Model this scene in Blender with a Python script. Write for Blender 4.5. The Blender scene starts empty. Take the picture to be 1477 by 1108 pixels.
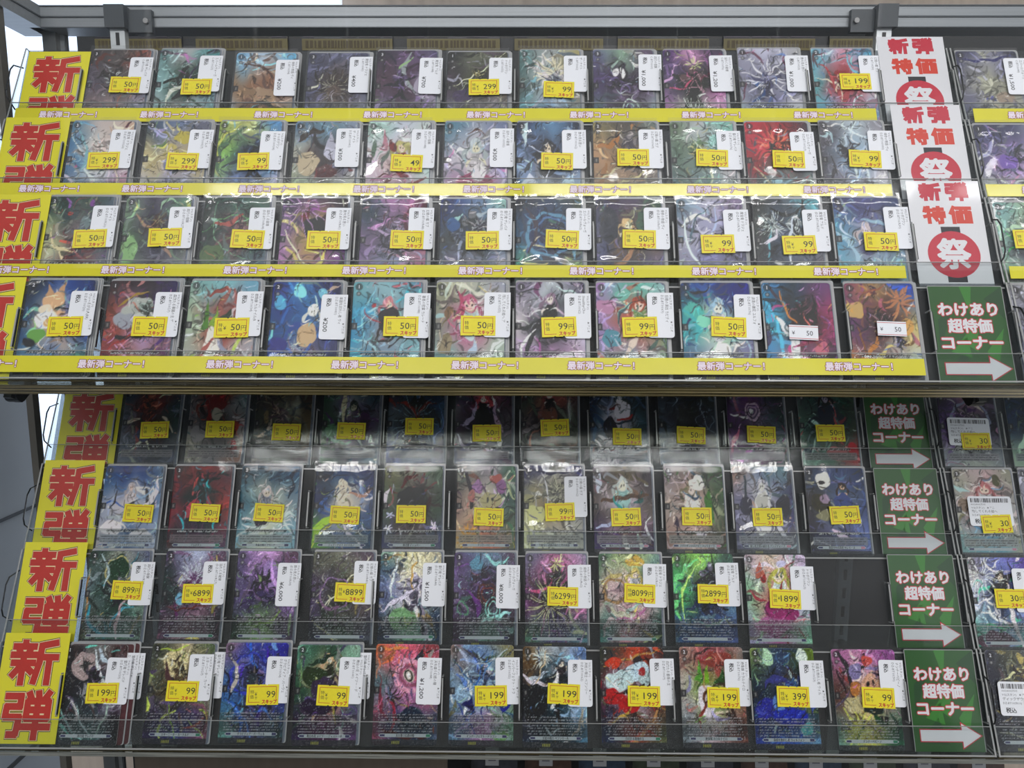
import bpy, math, random
import numpy as np
from mathutils import Matrix, Vector
sc = bpy.context.scene
C = sc.collection
# ------------------------------------------------------------------ camera, world, lights, exposure
CZ = 1.45                      # eye height; world coordinates below are mm relative to the eye
CAM_PITCH, CAM_YAW, CAM_ROLL, FPX = 0.13273, -0.00815, 0.00282, 970.83
cam_d = bpy.data.cameras.new('camera'); cam = bpy.data.objects.new('camera', cam_d); C.objects.link(cam)
cam.location = (0, 0, CZ)
cam_d.sensor_width = 36; cam_d.lens = 36 * FPX / 1477
cam_d.clip_start = 0.02; cam_d.clip_end = 30
cam.rotation_euler = (Matrix.Rotation(-CAM_YAW, 4, 'Z') @ Matrix.Rotation(math.pi/2 - CAM_PITCH, 4, 'X') @ Matrix.Rotation(CAM_ROLL, 4, 'Z')).to_euler()
sc.camera = cam
w = bpy.data.worlds.new('world'); sc.world = w; w.use_nodes = True
w.node_tree.nodes['Background'].inputs[0].default_value = (.93, .95, 1, 1)
w.node_tree.nodes['Background'].inputs[1].default_value = 0.95
sc.view_settings.view_transform = 'Standard'; sc.view_settings.look = 'None'
sc.view_settings.gamma = 1; sc.view_settings.use_curve_mapping = False
sc.view_settings.exposure = 0.28
sc.cycles.transparent_max_bounces = 40
sc.cycles.max_bounces = 6; sc.cycles.diffuse_bounces = 3; sc.cycles.glossy_bounces = 3
def area(name, loc, sx, sy, power, rot=(0,0,0), col=(1,1,1)):
    l = bpy.data.lights.new(name, 'AREA'); l.shape = 'RECTANGLE'; l.size = sx; l.size_y = sy; l.energy = power; l.color = col
    o = bpy.data.objects.new(name, l); o.location = loc; o.rotation_euler = rot; C.objects.link(o); return o
# ceiling fluorescent tubes of the shop (the camera side of the case)
TUBES = [(-0.62,-0.27,1.15,4.0), (0.62,-0.27,1.15,4.0), (-1.9,-0.27,1.15,2.6), (1.9,-0.27,1.15,2.6),
         (-0.8,-1.7,1.4,40), (0.8,-1.7,1.4,40)]
for i, (x, y, s, p) in enumerate(TUBES):
    area('ceiling_tube_light', (x, y, 2.66), s, .05 if y > -1 else .6, p, col=(1,.985,.97))

# ------------------------------------------------------------------ helpers
MM = 0.001
def srgb(h):
    if len(h) == 3: h = ''.join(c*2 for c in h)
    v = [int(h[i:i+2], 16)/255 for i in (0,2,4)]
    return tuple(x/12.92 if x <= .04045 else ((x+.055)/1.055)**2.4 for x in v) + (1,)
def lin(a):
    a = np.clip(a, 0, 1)
    return np.where(a <= .04045, a/12.92, ((a+.055)/1.055)**2.4)
MATS = {}
def mat(name, col=None, rough=.5, metal=0., spec=.5, emit=0., noise=0., nscale=60, bump=0., stretch=(1,1,1), coat=0.):
    if name in MATS: return MATS[name]
    m = bpy.data.materials.new(name); m.use_nodes = True; MATS[name] = m
    nt = m.node_tree; b = nt.nodes['Principled BSDF']
    b.inputs['Base Color'].default_value = srgb(col); b.inputs['Roughness'].default_value = rough
    b.inputs['Metallic'].default_value = metal; b.inputs['Specular IOR Level'].default_value = spec
    b.inputs['Coat Weight'].default_value = coat; b.inputs['Coat Roughness'].default_value = .08
    if emit: b.inputs['Emission Color'].default_value = srgb(col); b.inputs['Emission Strength'].default_value = emit
    if noise or bump:
        tc = nt.nodes.new('ShaderNodeTexCoord'); mp = nt.nodes.new('ShaderNodeMapping'); mp.inputs['Scale'].default_value = stretch
        n = nt.nodes.new('ShaderNodeTexNoise'); n.inputs['Scale'].default_value = nscale; n.inputs['Detail'].default_value = 4
        nt.links.new(tc.outputs['Object'], mp.inputs[0]); nt.links.new(mp.outputs[0], n.inputs['Vector'])
        if noise:
            c = np.array(srgb(col)); r = nt.nodes.new('ShaderNodeValToRGB')
            r.color_ramp.elements[0].position = .3; r.color_ramp.elements[1].position = .7
            r.color_ramp.elements[0].color = tuple(c[:3]*(1-noise)) + (1,); r.color_ramp.elements[1].color = tuple(np.clip(c[:3]*(1+noise),0,1)) + (1,)
            nt.links.new(n.outputs['Fac'], r.inputs[0]); nt.links.new(r.outputs[0], b.inputs['Base Color'])
        if bump:
            bp = nt.nodes.new('ShaderNodeBump'); bp.inputs['Strength'].default_value = bump; bp.inputs['Distance'].default_value = .001
            nt.links.new(n.outputs['Fac'], bp.inputs['Height']); nt.links.new(bp.outputs[0], b.inputs['Normal'])
    return m
def clear(name, tint='fff', refl=1.0, rough=.03, haze=0., hazecol='eee', bump=0., bscale=40, minr=0.0):
    """clear plastic or glass sheet: fresnel reflection over transparency, a trace of white haze"""
    m = bpy.data.materials.new(name); m.use_nodes = True; MATS[name] = m; nt = m.node_tree
    nt.nodes.remove(nt.nodes['Principled BSDF']); out = nt.nodes['Material Output']
    tr = nt.nodes.new('ShaderNodeBsdfTransparent'); tr.inputs[0].default_value = srgb(tint)
    gl = nt.nodes.new('ShaderNodeBsdfGlossy'); gl.inputs['Roughness'].default_value = rough
    df = nt.nodes.new('ShaderNodeBsdfDiffuse'); df.inputs[0].default_value = srgb(hazecol)
    mh = nt.nodes.new('ShaderNodeMixShader'); mh.inputs[0].default_value = haze
    nt.links.new(tr.outputs[0], mh.inputs[1]); nt.links.new(df.outputs[0], mh.inputs[2])
    lw = nt.nodes.new('ShaderNodeLayerWeight'); lw.inputs['Blend'].default_value = .5
    pw = nt.nodes.new('ShaderNodeMath'); pw.operation = 'POWER'; pw.inputs[1].default_value = 5.0
    fr = nt.nodes.new('ShaderNodeMath'); fr.operation = 'MULTIPLY_ADD'; fr.inputs[1].default_value = .9; fr.inputs[2].default_value = .045
    nt.links.new(lw.outputs['Facing'], pw.inputs[0]); nt.links.new(pw.outputs[0], fr.inputs[0])
    mu = nt.nodes.new('ShaderNodeMath'); mu.operation = 'MULTIPLY_ADD'; mu.inputs[1].default_value = refl; mu.inputs[2].default_value = minr
    nt.links.new(fr.outputs[0], mu.inputs[0])
    mx = nt.nodes.new('ShaderNodeMixShader'); nt.links.new(mu.outputs[0], mx.inputs[0]); nt.links.new(mh.outputs[0], mx.inputs[1]); nt.links.new(gl.outputs[0], mx.inputs[2])
    nt.links.new(mx.outputs[0], out.inputs[0])
    if bump:
        tc = nt.nodes.new('ShaderNodeTexCoord'); n = nt.nodes.new('ShaderNodeTexNoise'); n.inputs['Scale'].default_value = bscale; n.inputs['Detail'].default_value = 2
        bp = nt.nodes.new('ShaderNodeBump'); bp.inputs['Strength'].default_value = bump; bp.inputs['Distance'].default_value = .0006
        nt.links.new(tc.outputs['Object'], n.inputs['Vector']); nt.links.new(n.outputs['Fac'], bp.inputs['Height'])
        nt.links.new(bp.outputs[0], gl.inputs['Normal']); nt.links.new(bp.outputs[0], lw.inputs['Normal'])
    return m
class MB:
    """collects shapes (mm) and links them as one mesh object"""
    def __init__(s): s.v = []; s.f = []; s.m = []; s.mats = []
    def mi(s, m):
        if m not in s.mats: s.mats.append(m)
        return s.mats.index(m)
    def add(s, vs, fs, m):
        k = len(s.v); s.v += [tuple(v) for v in vs]; i = s.mi(m)
        for f in fs: s.f.append(tuple(k+a for a in f)); s.m.append(i)
    def box(s, x0, x1, y0, y1, z0, z1, m):
        s.add([(x,y,z) for z in (z0,z1) for y in (y0,y1) for x in (x0,x1)],
              [(0,2,3,1),(4,5,7,6),(0,1,5,4),(2,6,7,3),(0,4,6,2),(1,3,7,5)], m)
    def poly(s, pts, z, m, flip=False):
        s.add([(x,y,z) for x,y in pts], [tuple(range(len(pts)))], m)
    def prism(s, pts, z0, z1, m):
        n = len(pts); s.add([(x,y,z0) for x,y in pts] + [(x,y,z1) for x,y in pts],
            [tuple(range(n-1,-1,-1)), tuple(range(n,2*n))] + [(i,(i+1)%n,n+(i+1)%n,n+i) for i in range(n)], m)
    def bar(s, p, q, r, m, n=6):
        p, q = Vector(p), Vector(q); d = (q-p).normalized(); a = d.orthogonal().normalized(); b = d.cross(a)
        vs = [c + (a*math.cos(t)+b*math.sin(t))*r for c in (p,q) for t in [i*2*math.pi/n for i in range(n)]]
        s.add(vs, [(i,(i+1)%n,n+(i+1)%n,n+i) for i in range(n)] + [tuple(range(n-1,-1,-1)), tuple(range(n,2*n))], m)
    def build(s, name, parent=None, smooth=False):
        me = bpy.data.meshes.new(name); me.from_pydata([(x*MM,y*MM,z*MM) for x,y,z in s.v], [], s.f)
        for m in s.mats: me.materials.append(m)
        me.polygons.foreach_set('material_index', s.m)
        if smooth: me.polygons.foreach_set('use_smooth', [True]*len(s.f))
        me.update(); return link(name, me, parent)
def link(name, me, parent=None):
    o = bpy.data.objects.new(name, me); C.objects.link(o)
    if parent: o.parent = parent
    return o
def tag(o, label, cat, group=None, kind=None):
    if label: o['label'] = label
    if cat: o['category'] = cat
    if group: o['group'] = group
    if kind: o['kind'] = kind
    return o
def empty(name, loc=(0,0,0), rot=(0,0,0)):
    o = bpy.data.objects.new(name, None); o.empty_display_size = .02; C.objects.link(o); o.location = loc; o.rotation_euler = rot; return o
def W(x, y, z): return (x*MM, y*MM, CZ + z*MM)     # mm relative to the eye -> world metres
_tc = {}
def glyphs(body, offset=0., res=2):
    """flat mesh of a line of text at em size 1, baseline at 0, starting at x 0"""
    k = (body, offset, res)
    if k not in _tc:
        t = bpy.data.curves.new('t', 'FONT'); t.body = body; t.size = 1; t.resolution_u = res; t.offset = offset
        o = bpy.data.objects.new('t', t); C.objects.link(o); bpy.context.view_layer.update()
        dg = bpy.context.evaluated_depsgraph_get(); me = bpy.data.meshes.new_from_object(o.evaluated_get(dg))
        vs = [tuple(v.co) for v in me.vertices]; fs = [tuple(p.vertices) for p in me.polygons]
        bpy.data.objects.remove(o); bpy.data.curves.remove(t); bpy.data.meshes.remove(me)
        _tc[k] = (vs, fs)
    return _tc[k]
def text(mb, body, x, y, size, m, z=0., offset=0., rot=0., sx=1., width=None, align='l', res=2):
    vs, fs = glyphs(body, offset, res)
    if not vs: return
    mn = min(v[0] for v in vs); mxx = max(v[0] for v in vs)
    if width: sx = width/(size*(mxx-mn))
    ox = {'l': 0, 'c': (mn+mxx)/2, 'r': mxx}[align]
    c, s = math.cos(rot), math.sin(rot)
    out = []
    for vx, vy, _ in vs:
        a, b = (vx-ox)*size*sx, vy*size
        out.append((x + a*c - b*s, y + a*s + b*c, z))
    mb.add(out, fs, m)
# heavy poster lettering drawn stroke by stroke (unit square, y down)
STROKES = {
'新': [(.27,.02,.27,.14),(.05,.14,.49,.14),(.15,.2,.19,.3),(.39,.2,.35,.3),(.02,.33,.52,.33),(.05,.51,.50,.51),(.27,.33,.27,.98),(.24,.56,.07,.8),(.3,.56,.47,.72),
      (.93,.05,.62,.12),(.62,.1,.61,.5),(.61,.5,.53,.95),(.62,.38,.97,.38),(.81,.38,.81,.97)],
'弾': [(.05,.07,.37,.07),(.35,.07,.35,.3),(.07,.3,.37,.3),(.08,.3,.07,.53),(.07,.53,.37,.53),(.36,.53,.33,.9),(.33,.91,.17,.91),
      (.51,.0,.56,.12),(.70,-.02,.72,.1),(.93,-.02,.85,.12),(.5,.18,.93,.18),(.5,.18,.5,.56),(.93,.18,.93,.56),(.5,.37,.93,.37),(.5,.56,.93,.56),(.71,.18,.71,.99),(.42,.74,.99,.74)],
'特': [(.13,.05,.07,.3),(.09,.22,.42,.22),(.25,.02,.25,.97),(.03,.6,.42,.5),(.5,.16,.93,.16),(.71,.02,.71,.37),(.46,.38,.98,.38),(.46,.58,.98,.58),(.83,.42,.83,.93),(.83,.93,.68,.95),(.54,.68,.61,.82)],
'価': [(.22,.02,.04,.42),(.17,.3,.17,.98),(.32,.1,.98,.1),(.35,.34,.95,.34),(.36,.34,.36,.95),(.94,.34,.94,.95),(.36,.9,.94,.9),(.54,.12,.54,.88),(.76,.12,.76,.88)]}
def thick(mb, body, x, y, size, m, z, r, n=8, **kw):
    """heavier lettering: the line of text repeated round a small circle"""
    for j in range(n):
        a = j*2*math.pi/n; text(mb, body, x+r*math.cos(a), y+r*math.sin(a), size, m, z+j*.001, **kw)
def poster(mb, ch, x, y, w, h, tw, m, z, dz=0.002):
    """one heavy glyph with its box at x,y (top-left, y up); tw = stroke width in mm"""
    for i, (a, b, c, d) in enumerate(STROKES[ch]):
        p = Vector((x+a*w, y-b*h)); q = Vector((x+c*w, y-d*h)); t = (q-p).normalized()*tw/2; n = Vector((-t.y, t.x))
        p -= t*.55; q += t*.55
        pts = [p+n, p-n, q-n, q+n]
        mb.add([(v.x, v.y, z+i*dz) for v in pts], [(0,1,2,3)], m)
# the geometry of the tiered racks, fitted to the photograph (mm)
LEAN = 0.35951; SN, CS = math.sin(LEAN), math.cos(LEAN)
def rowpos(k):
    kk, u = k % 4, k // 4
    return (750.49 - 40.533*kk + 2.76*u, 255.65 - 81.829*kk - 360.36*u)
ROT = (math.pi/2 - LEAN, 0, 0)
def onrow(k, X, t, n=0.):
    """point on tier k: X across, t down the slope, n out of it"""
    Y, Z = rowpos(k)
    return W(X, Y - SN*t - CS*n, Z - CS*t + SN*n)
ORD = ['first','second','third','fourth','fifth','sixth','seventh','eighth','ninth','tenth','eleventh']
ROWN = [s+' shelf '+r+' row' for s in ('upper','lower') for r in ('top','second','third','front')]
rnd = random.Random(7)
# ------------------------------------------------------------------ materials
M_black = mat('black_ink', '26262c', .5); M_grey_ink = mat('grey_ink', '50505a', .5); M_red = mat('red_ink', 'c03028', .45, coat=.3)
M_yel = mat('yellow_paper', 'e8d926', .5, noise=.03, nscale=300); M_strip = mat('yellow_strip_paper', 'd8d01e', .36, coat=.5, noise=.04, nscale=25, bump=.5)
M_white = mat('white_label_paper', 'eceef4', .5); M_offw = mat('white_glossy_paper', 'dedee2', .3, coat=.8, bump=.3, nscale=30)
M_signy = mat('yellow_glossy_paper', 'e2da2c', .4, coat=.5, bump=.25, nscale=25)
M_signr = mat('deep_red_print', 'bc3024', .4, coat=.5, noise=.05, nscale=90); M_signk = mat('dark_outline_print', '3a1414', .4, coat=.5); M_cream = mat('cream_outline_print', 'e8d8a8', .4, coat=.5)
M_green = mat('green_glossy_paper', '23541f', .35, coat=.7, bump=.3, nscale=30); M_green2 = mat('light_green_print', '347a28', .35, coat=.7); M_greend = mat('dark_green_print', '1b4420', .35, coat=.7)
M_lred = mat('crimson_print', 'c02038', .4, coat=.5); M_orange = mat('vermilion_print', 'd03822', .4, coat=.5)
M_purp = mat('plum_outline_print', '8a3a4c', .5); M_pale = mat('pale_letter_print', 'efe2ee', .5)
M_alu = mat('brushed_aluminium', '8b9094', .4, metal=.35, noise=.06, nscale=8, stretch=(1,60,60)); M_alud = mat('groove_shadow_aluminium', '50555a', .5, metal=.4)
M_plast = mat('dark_grey_plastic', '3c4248', .4); M_blk = mat('black_plastic', '121316', .35)
M_chrome = mat('screw_steel', '8a8a8a', .45, metal=.6)
M_clear = clear('clear_acrylic', 'f4f6f6', 1.0, .04, haze=.018, bump=.1, bscale=12)
M_lipc = clear('clear_acrylic_lip', 'f6f8f8', .12, .07, haze=.008, bump=.3, bscale=18)
M_smoke = clear('smoky_acrylic_back', 'c8cccf', .3, .12, haze=.09, hazecol='aaa', bump=.4, bscale=9)
M_cheek = clear('clear_acrylic_cheek','f2f4f4',.12,.05)
M_edge = mat('frosted_acrylic_edge', '9c9d9c', .25, spec=.8); M_edged = mat('dark_acrylic_edge', '1c1e20', .2)
M_sleeve = clear('crinkled_clear_sleeve', 'f8f8f8', .75, .05, haze=.03, hazecol='fff', bump=.5, bscale=45, minr=.015)
M_sleeve2 = clear('taut_clear_sleeve', 'f8f8f8', .7, .09, haze=.012, hazecol='fff', bump=.2, bscale=30)
M_glass = clear('shelf_glass', 'e4e8e4', 1.0, .02)
M_gedge = mat('glass_shelf_edge', '3e3822', .18, spec=.9, noise=.85, nscale=6, stretch=(3,90,220))  # reflections in the glass edge painted as brown streaks
M_sedge = mat('sleeve_edge_plastic', 'a8a9aa', .25, spec=.8)
# ------------------------------------------------------------------ setting
def struct(mb, name):
    o = mb.build(name); o.location = (0,0,CZ); o['kind'] = 'structure'; return o
m = MB(); m.box(-2600,2600,-4500,2200,-1470,-1450, mat('floor_vinyl','8a8c8c',.4,noise=.1,nscale=4)); struct(m,'floor')
m = MB(); m.box(-2600,2600,-4500,2200,1230,1250, mat('ceiling_board','d8dad8',.8,noise=.03,nscale=9)); struct(m,'ceiling')
m = MB(); m.box(-2600,2600,1700,1740,-1450,1230, mat('patterned_back_wall','b4a698',.8,noise=.12,nscale=14,stretch=(3,1,.3))); struct(m,'wall_back')
for i in range(16):      # vertical seams of the panelling behind the case
    pass
m = MB(); m.box(-960,-940,-600,1030,-1450,1230, mat('side_partition','7c868f',.35,noise=.08,nscale=3)); struct(m,'wall_left')
m = MB(); m.box(-1100,-395,1580,1600,-1100,1200, mat('daylight_pane','d6e2f2',.4,emit=.85)); struct(m,'window_1')
m = MB(); m.box(-1110,-1100,760,1600,-1100,1200, mat('daylight_pane')); struct(m,'window_2')
# ceiling fittings that hold the tubes
for (x,y,s,p) in TUBES:
    t = empty('ceiling_lamp', (x,y,2.665))
    tag(t,'white fluorescent ceiling fitting above the shop aisle, '+('far left','left','right','far right')[int(x>-1)+int(x>0)+int(x>1)]+(' near the case',' mid aisle',' far end')[int(y<-1)+int(y<-3)],'ceiling lamp', 'ceiling lamps over the aisle')
    b = MB(); b.box(-s*500-20,s*500+20,-70,70,4,15,mat('lamp_enamel','e8e8e8',.4)); b.build('housing', t)
    b = MB(); b.bar((-s*500,0,3.0),(s*500,0,3.0),1.0,mat('lamp_enamel')); b.build('tube', t)
b=MB(); b.box(-900,-750,-100,1030,-1450,-22,mat('grey_side_cabinet','a4aeb8',.3,noise=.15,nscale=2)); b.box(-750,-747,-100,1030,-700,-694,M_alud)
b.box(-750,-747,-100,1030,-330,-326,M_alud)
tag(b.build('side_cabinet'),'grey cabinet side seen through the left of the case','cabinet').location=(0,0,CZ)
# rear boards seen over the racks, dark pictures over a dull yellow title band
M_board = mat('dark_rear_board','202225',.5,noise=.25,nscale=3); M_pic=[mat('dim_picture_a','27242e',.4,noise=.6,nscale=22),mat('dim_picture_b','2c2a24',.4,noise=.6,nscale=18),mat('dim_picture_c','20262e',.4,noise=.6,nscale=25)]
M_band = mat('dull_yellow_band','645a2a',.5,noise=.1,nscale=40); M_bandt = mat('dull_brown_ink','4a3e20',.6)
bd = MB(); bd.box(-614,760,985,1000,-1100,372,M_board)
tag(bd.build('rear_board'),'dark board standing behind the racks of cards','board').location=(0,0,CZ)
xs=[-592,-452,-305,-160,-12,130,275,420,560]
for i in range(len(xs)-1):
    x0,x1=xs[i]+6,xs[i+1]-14
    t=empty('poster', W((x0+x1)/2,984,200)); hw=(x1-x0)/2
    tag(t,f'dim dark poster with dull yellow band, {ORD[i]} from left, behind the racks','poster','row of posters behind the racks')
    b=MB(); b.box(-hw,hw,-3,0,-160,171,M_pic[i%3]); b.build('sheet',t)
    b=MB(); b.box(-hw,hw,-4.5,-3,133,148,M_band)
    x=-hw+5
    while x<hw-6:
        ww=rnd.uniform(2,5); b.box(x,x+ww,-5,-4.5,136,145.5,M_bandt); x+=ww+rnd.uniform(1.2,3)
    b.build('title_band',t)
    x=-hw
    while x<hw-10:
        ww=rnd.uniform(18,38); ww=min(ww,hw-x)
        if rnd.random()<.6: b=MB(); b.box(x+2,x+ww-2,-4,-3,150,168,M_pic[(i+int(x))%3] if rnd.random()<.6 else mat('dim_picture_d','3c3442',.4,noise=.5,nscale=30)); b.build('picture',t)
        x+=ww
# ------------------------------------------------------------------ the showcase frame
case = empty('display_case', W(0,840,-1450))
tag(case,'aluminium framed glass display case holding the tiered card racks','display case')
def casepart(mb, name):
    o = mb.build(name, case); o.location = (0,-.840,1.450); return o
def rail(mb, x0,x1,y0,y1,z0,z1):
    mb.box(x0,x1,y0,y1,z0,z1,M_alu)
r=MB(); rail(r,-575,800,836,862,309,334); r.box(-575,800,834.6,836,320.5,322,M_alud); r.box(-575,800,834.8,836,309,310,M_alud); r.box(-575,800,834.8,836,332.6,334,M_alud); casepart(r,'rear_rail')
r=MB(); rail(r,-600,-562,300,862,309,334); r.box(-562,-560.8,300,836,320.5,322,M_alud); casepart(r,'side_rail')
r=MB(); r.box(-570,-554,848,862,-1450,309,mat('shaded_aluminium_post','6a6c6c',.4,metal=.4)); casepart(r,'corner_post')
r=MB(); r.box(-554,-549,856,862,-1450,309,M_alu); r.box(-549,-547.5,858,862,-1450,309,M_alud); casepart(r,'inner_post')
r=MB(); r.box(-574,-566,772,782,-1450,309,mat('bronze_post','6a665e',.4,metal=.3)); casepart(r,'side_post')
r=MB(); r.box(-575,800,418,422,-1450,430,clear('front_glass','fcfcfc',.42,.0)); casepart(r,'front_glass')
opp=empty('reflection_case',W(0,-1050,-1450)); tag(opp,'unseen white framed display case added behind the camera for reflections','display case')  # unseen case added so the front glass has posts to reflect
for i,x in enumerate((-1000,-720,-470,-262,0,255,430,700,960)):
    b=MB(); wd=(14,20,14,22,12,20,12,16,14)[i]; b.box(x-wd,x+wd,-12,12,0,2400,mat('white_frame_enamel','dfe2e4',.5)); b.build('post',opp)
b=MB(); b.box(-1100,1100,20,500,0,1500,mat('reflection_case_body','3a3c3e',.7)); b.build('body',opp)
def standard(X):
    t=empty('shelf_standard', W(X,828,-1200)); 
    tag(t,'slotted metal shelf upright behind the racks on the '+('left' if X<0 else 'right'),'shelf upright')
    b=MB(); Ms=mat('satin_metal_strip','c4c8ca',.3,metal=.5)
    b.box(-8.5,8.5,0,8,0,1506,Ms); b.build('strip',t)
    for z in range(12,1500,25):
        if z<700: continue
        b=MB(); b.box(-2.1,2.1,-.4,0,z,z+14,M_blk); b.build('slot',t)
    b=MB(); b.box(-11,12,-6,22,1505,1530,M_plast)
    b.build('clamp',t)
    s=1 if X<0 else -1
    b=MB(); x0,x1=(12,40) if s>0 else (-38,-11); b.box(x0,x1,2,8,1502,1527,M_plast); b.build('clamp_wing',t)
    b=MB(); b.bar(((x0+x1)/2+s*8,2,1514),((x0+x1)/2+s*8,-1,1514),3,M_chrome,10); b.build('screw',t)
    for z in (1113,756):   # arms carrying the two glass shelves
        b=MB(); pts=[(0,z),(-218,z),(-222,z-8),(-208,z-15),(-196,z-8),(0,z-8)]
        vs=[(-3.5,y,zz) for y,zz in pts]+[(3.5,y,zz) for y,zz in pts]; n=6
        b.add(vs,[tuple(range(n)),tuple(range(2*n-1,n-1,-1))]+[(i,n+i,n+(i+1)%n,(i+1)%n) for i in range(n)],M_blk); b.build('shelf_arm',t)
        b=MB(); b.bar((-6,-211,z-7),(6,-211,z-7),7,M_blk,12); b.build('arm_tip',t)
    return t
standard(-468); standard(422)
for zt,nm in ((-78.7,'upper'),(-439,'lower')):
    b=MB(); zt2=zt-(8 if nm=='upper' else 4.5)
    b.box(-548,760,572 if nm=='upper' else 593,815,zt2,zt,M_glass)
    b.mats.append(M_gedge if nm=='upper' else mat('grey_glass_edge','7c7e78',.15,noise=.5,nscale=6,stretch=(3,90,220))); b.m[2]=1
    if nm=='upper':
        for q,hh in ((1.6,.5),(3.9,.7),(6.6,.4)): b.box(-548,760,571.8,572,zt-q-hh,zt-q,mat('painted_edge_glint','857a5a',.15,noise=.5,nscale=3,stretch=(3,1,1)))  # pale lines paint glints onto the front edge of the glass
    o=b.build('glass_shelf'); o.location=(0,0,CZ); tag(o,f'thick glass shelf under the {nm} group of card racks','shelf')
# ------------------------------------------------------------------ acrylic racks
def frame_k(k):
    return onrow(k,0,92,0)
def rack(u, x0, x1, divs, label):
    Yb, Zb = rowpos(4*u+3)
    t = empty('card_rack', W((x0+x1)/2, Yb-20, Zb-86)); tag(t,label,'display rack')
    L0 = t.location.copy()
    def put(mb,name,k):
        o=mb.build(name,t); o.location=Vector(onrow(k,0,0,0))-L0; o.rotation_euler=ROT; return o
    for k in range(4*u,4*u+4):
        # local frame of a tier: x across, y up the slope (negative = down), z out
        b=MB(); b.box(x0,x1,-92,2,-4.6,-3.6,M_smoke); put(b,'back_panel',k)
        b=MB(); b.box(x0,x1,-94,-92,-4.6,6.2,M_lipc); b.box(x0,x1,-94,-92.6,6.2,6.5,M_edge); put(b,'ledge',k)
        b=MB(); b.box(x0,x1,-94,-68,5.0,6.2,M_lipc); b.box(x0,x1,-67.9,-67.4,5.0,6.2,M_edge); put(b,'lip',k)
        b=MB(); ps=[(x0-1.5,-20,-3),(x0-2,-26,9),(x0-2,-33,12),(x0-2,-58,12),(x0-2,-64,9),(x0-1.5,-70,-3)]
        for p_,q_ in zip(ps,ps[1:]): b.bar(p_,q_,.75,M_edged,5)
        put(b,'end_loop',k)
        for d in divs:
            b=MB()
            b.box(d-.5,d+.5,-66,-26,-3.5,3.8,M_clear)
            b.box(d-.7,d+.7,-64,-28,3.8,4.6,M_edge); b.box(d+.7,d+1.5,-64,-28,3.0,4.4,M_edged)
            b.box(d-.6,d+.6,-27.2,-26,-3.5,3.8,M_edge); b.box(d-.6,d+.6,-66,-64.8,-3.5,3.8,M_edge)
            put(b,'divider',k)
    # stair-shaped end cheeks
    for X in (x0,x1):
        b=MB(); pts=[]
        for k in range(4*u,4*u+4):
            for tt,nn in ((-2,-5),(-2,0),(90 if k<4*u+3 else 94,7)):
                Y,Z=rowpos(k); pts.append((Y-SN*tt-CS*nn, Z-CS*tt+SN*nn))
        pts.append((rowpos(4*u)[0]+30, rowpos(4*u+3)[1]-86)); 
        vs=[(X-.8,y,z) for y,z in pts]+[(X+.8,y,z) for y,z in pts]; n=len(pts)
        b.add(vs,[tuple(range(n)),tuple(range(2*n-1,n-1,-1))],M_cheek); b.add(vs,[(i,n+i,n+(i+1)%n,(i+1)%n) for i in range(n)],M_edge)
        o=b.build('end_cheek',t); o.location=-L0+Vector((0,0,CZ))
    # foot plate that stands on the glass
    b=MB(); b.box(x0,x1,Yb-37,Yb+150,Zb-88.6,Zb-86.6,M_lipc); b.box(x0,x1,Yb-37.6,Yb-37,Zb-88.6,Zb-86.6,M_gedge); o=b.build('foot_plate',t); o.location=-L0+Vector((0,0,CZ))
G=lambda s:[s+75.5*i for i in range(13)]
rack(0,-523,449,G(-457),'clear acrylic four tier card rack filling the upper glass shelf')
rack(1,-519,457,G(-450),'clear acrylic four tier card rack filling the lower glass shelf')
rack(0,453,760,[528,604],'clear acrylic card rack cut by the right edge, upper shelf')
rack(1,461,760,[536,612],'clear acrylic card rack cut by the right edge, lower shelf')
# ------------------------------------------------------------------ card art (colours worked out per vertex)
CW, CH = 63.0, 92.6
NX, NY = 78, 112
gu0, gv0 = np.meshgrid(np.linspace(0,1,NX), np.linspace(0,1,NY)); gu, gv = gu0, gv0
def hx(h): return np.array([int(c,16)/15 for c in h])
def bump_seg(x0,y0,x1,y1,bend,w):
    """soft mask of a curved tapered stroke, in percent units"""
    X, Y = gu*100, gv*144
    y0*=1.44; y1*=1.44
    dx,dy=x1-x0,y1-y0; L=math.hypot(dx,dy)+1e-6
    t=((X-x0)*dx+(Y-y0)*dy)/L/L; d=((X-x0)*-dy+(Y-y0)*dx)/L
    tt=np.clip(t,0,1); d=d-bend*4*tt*(1-tt)
    over=np.where(t<0,-t*L,np.where(t>1,(t-1)*L,0))
    wd=w*.5*(.35+.65*np.sin(np.pi*np.clip(tt*.9+.05,0,1)))
    return np.clip((wd-np.hypot(d,over))/1.05+.5,0,1)
def ell(cx,cy,rx,ry,rot):
    X=gu*100-cx; Y=(gv*100-cy)*1.44; ry=ry*1.44; a=math.radians(rot); c,s=math.cos(a),math.sin(a)
    q=np.hypot((X*c+Y*s)/rx,(-X*s+Y*c)/ry); return np.clip((1-q)*min(rx,ry)/1.05+.5,0,1)
def tri(x0,y0,x1,y1,x2,y2):
    P=[(x0,y0*1.44),(x1,y1*1.44),(x2,y2*1.44)]; X,Y=gu*100,gv*144
    ar=(P[1][0]-P[0][0])*(P[2][1]-P[0][1])-(P[1][1]-P[0][1])*(P[2][0]-P[0][0]); sg=1 if ar>0 else -1
    m=np.ones_like(X)*9
    for i in range(3):
        a,b=P[i],P[(i+1)%3]; L=math.hypot(b[0]-a[0],b[1]-a[1])+1e-6
        m=np.minimum(m,sg*((b[0]-a[0])*(Y-a[1])-(b[1]-a[1])*(X-a[0]))/L)
    return np.clip(m/1.05+.5,0,1)
SAT=.8
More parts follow.
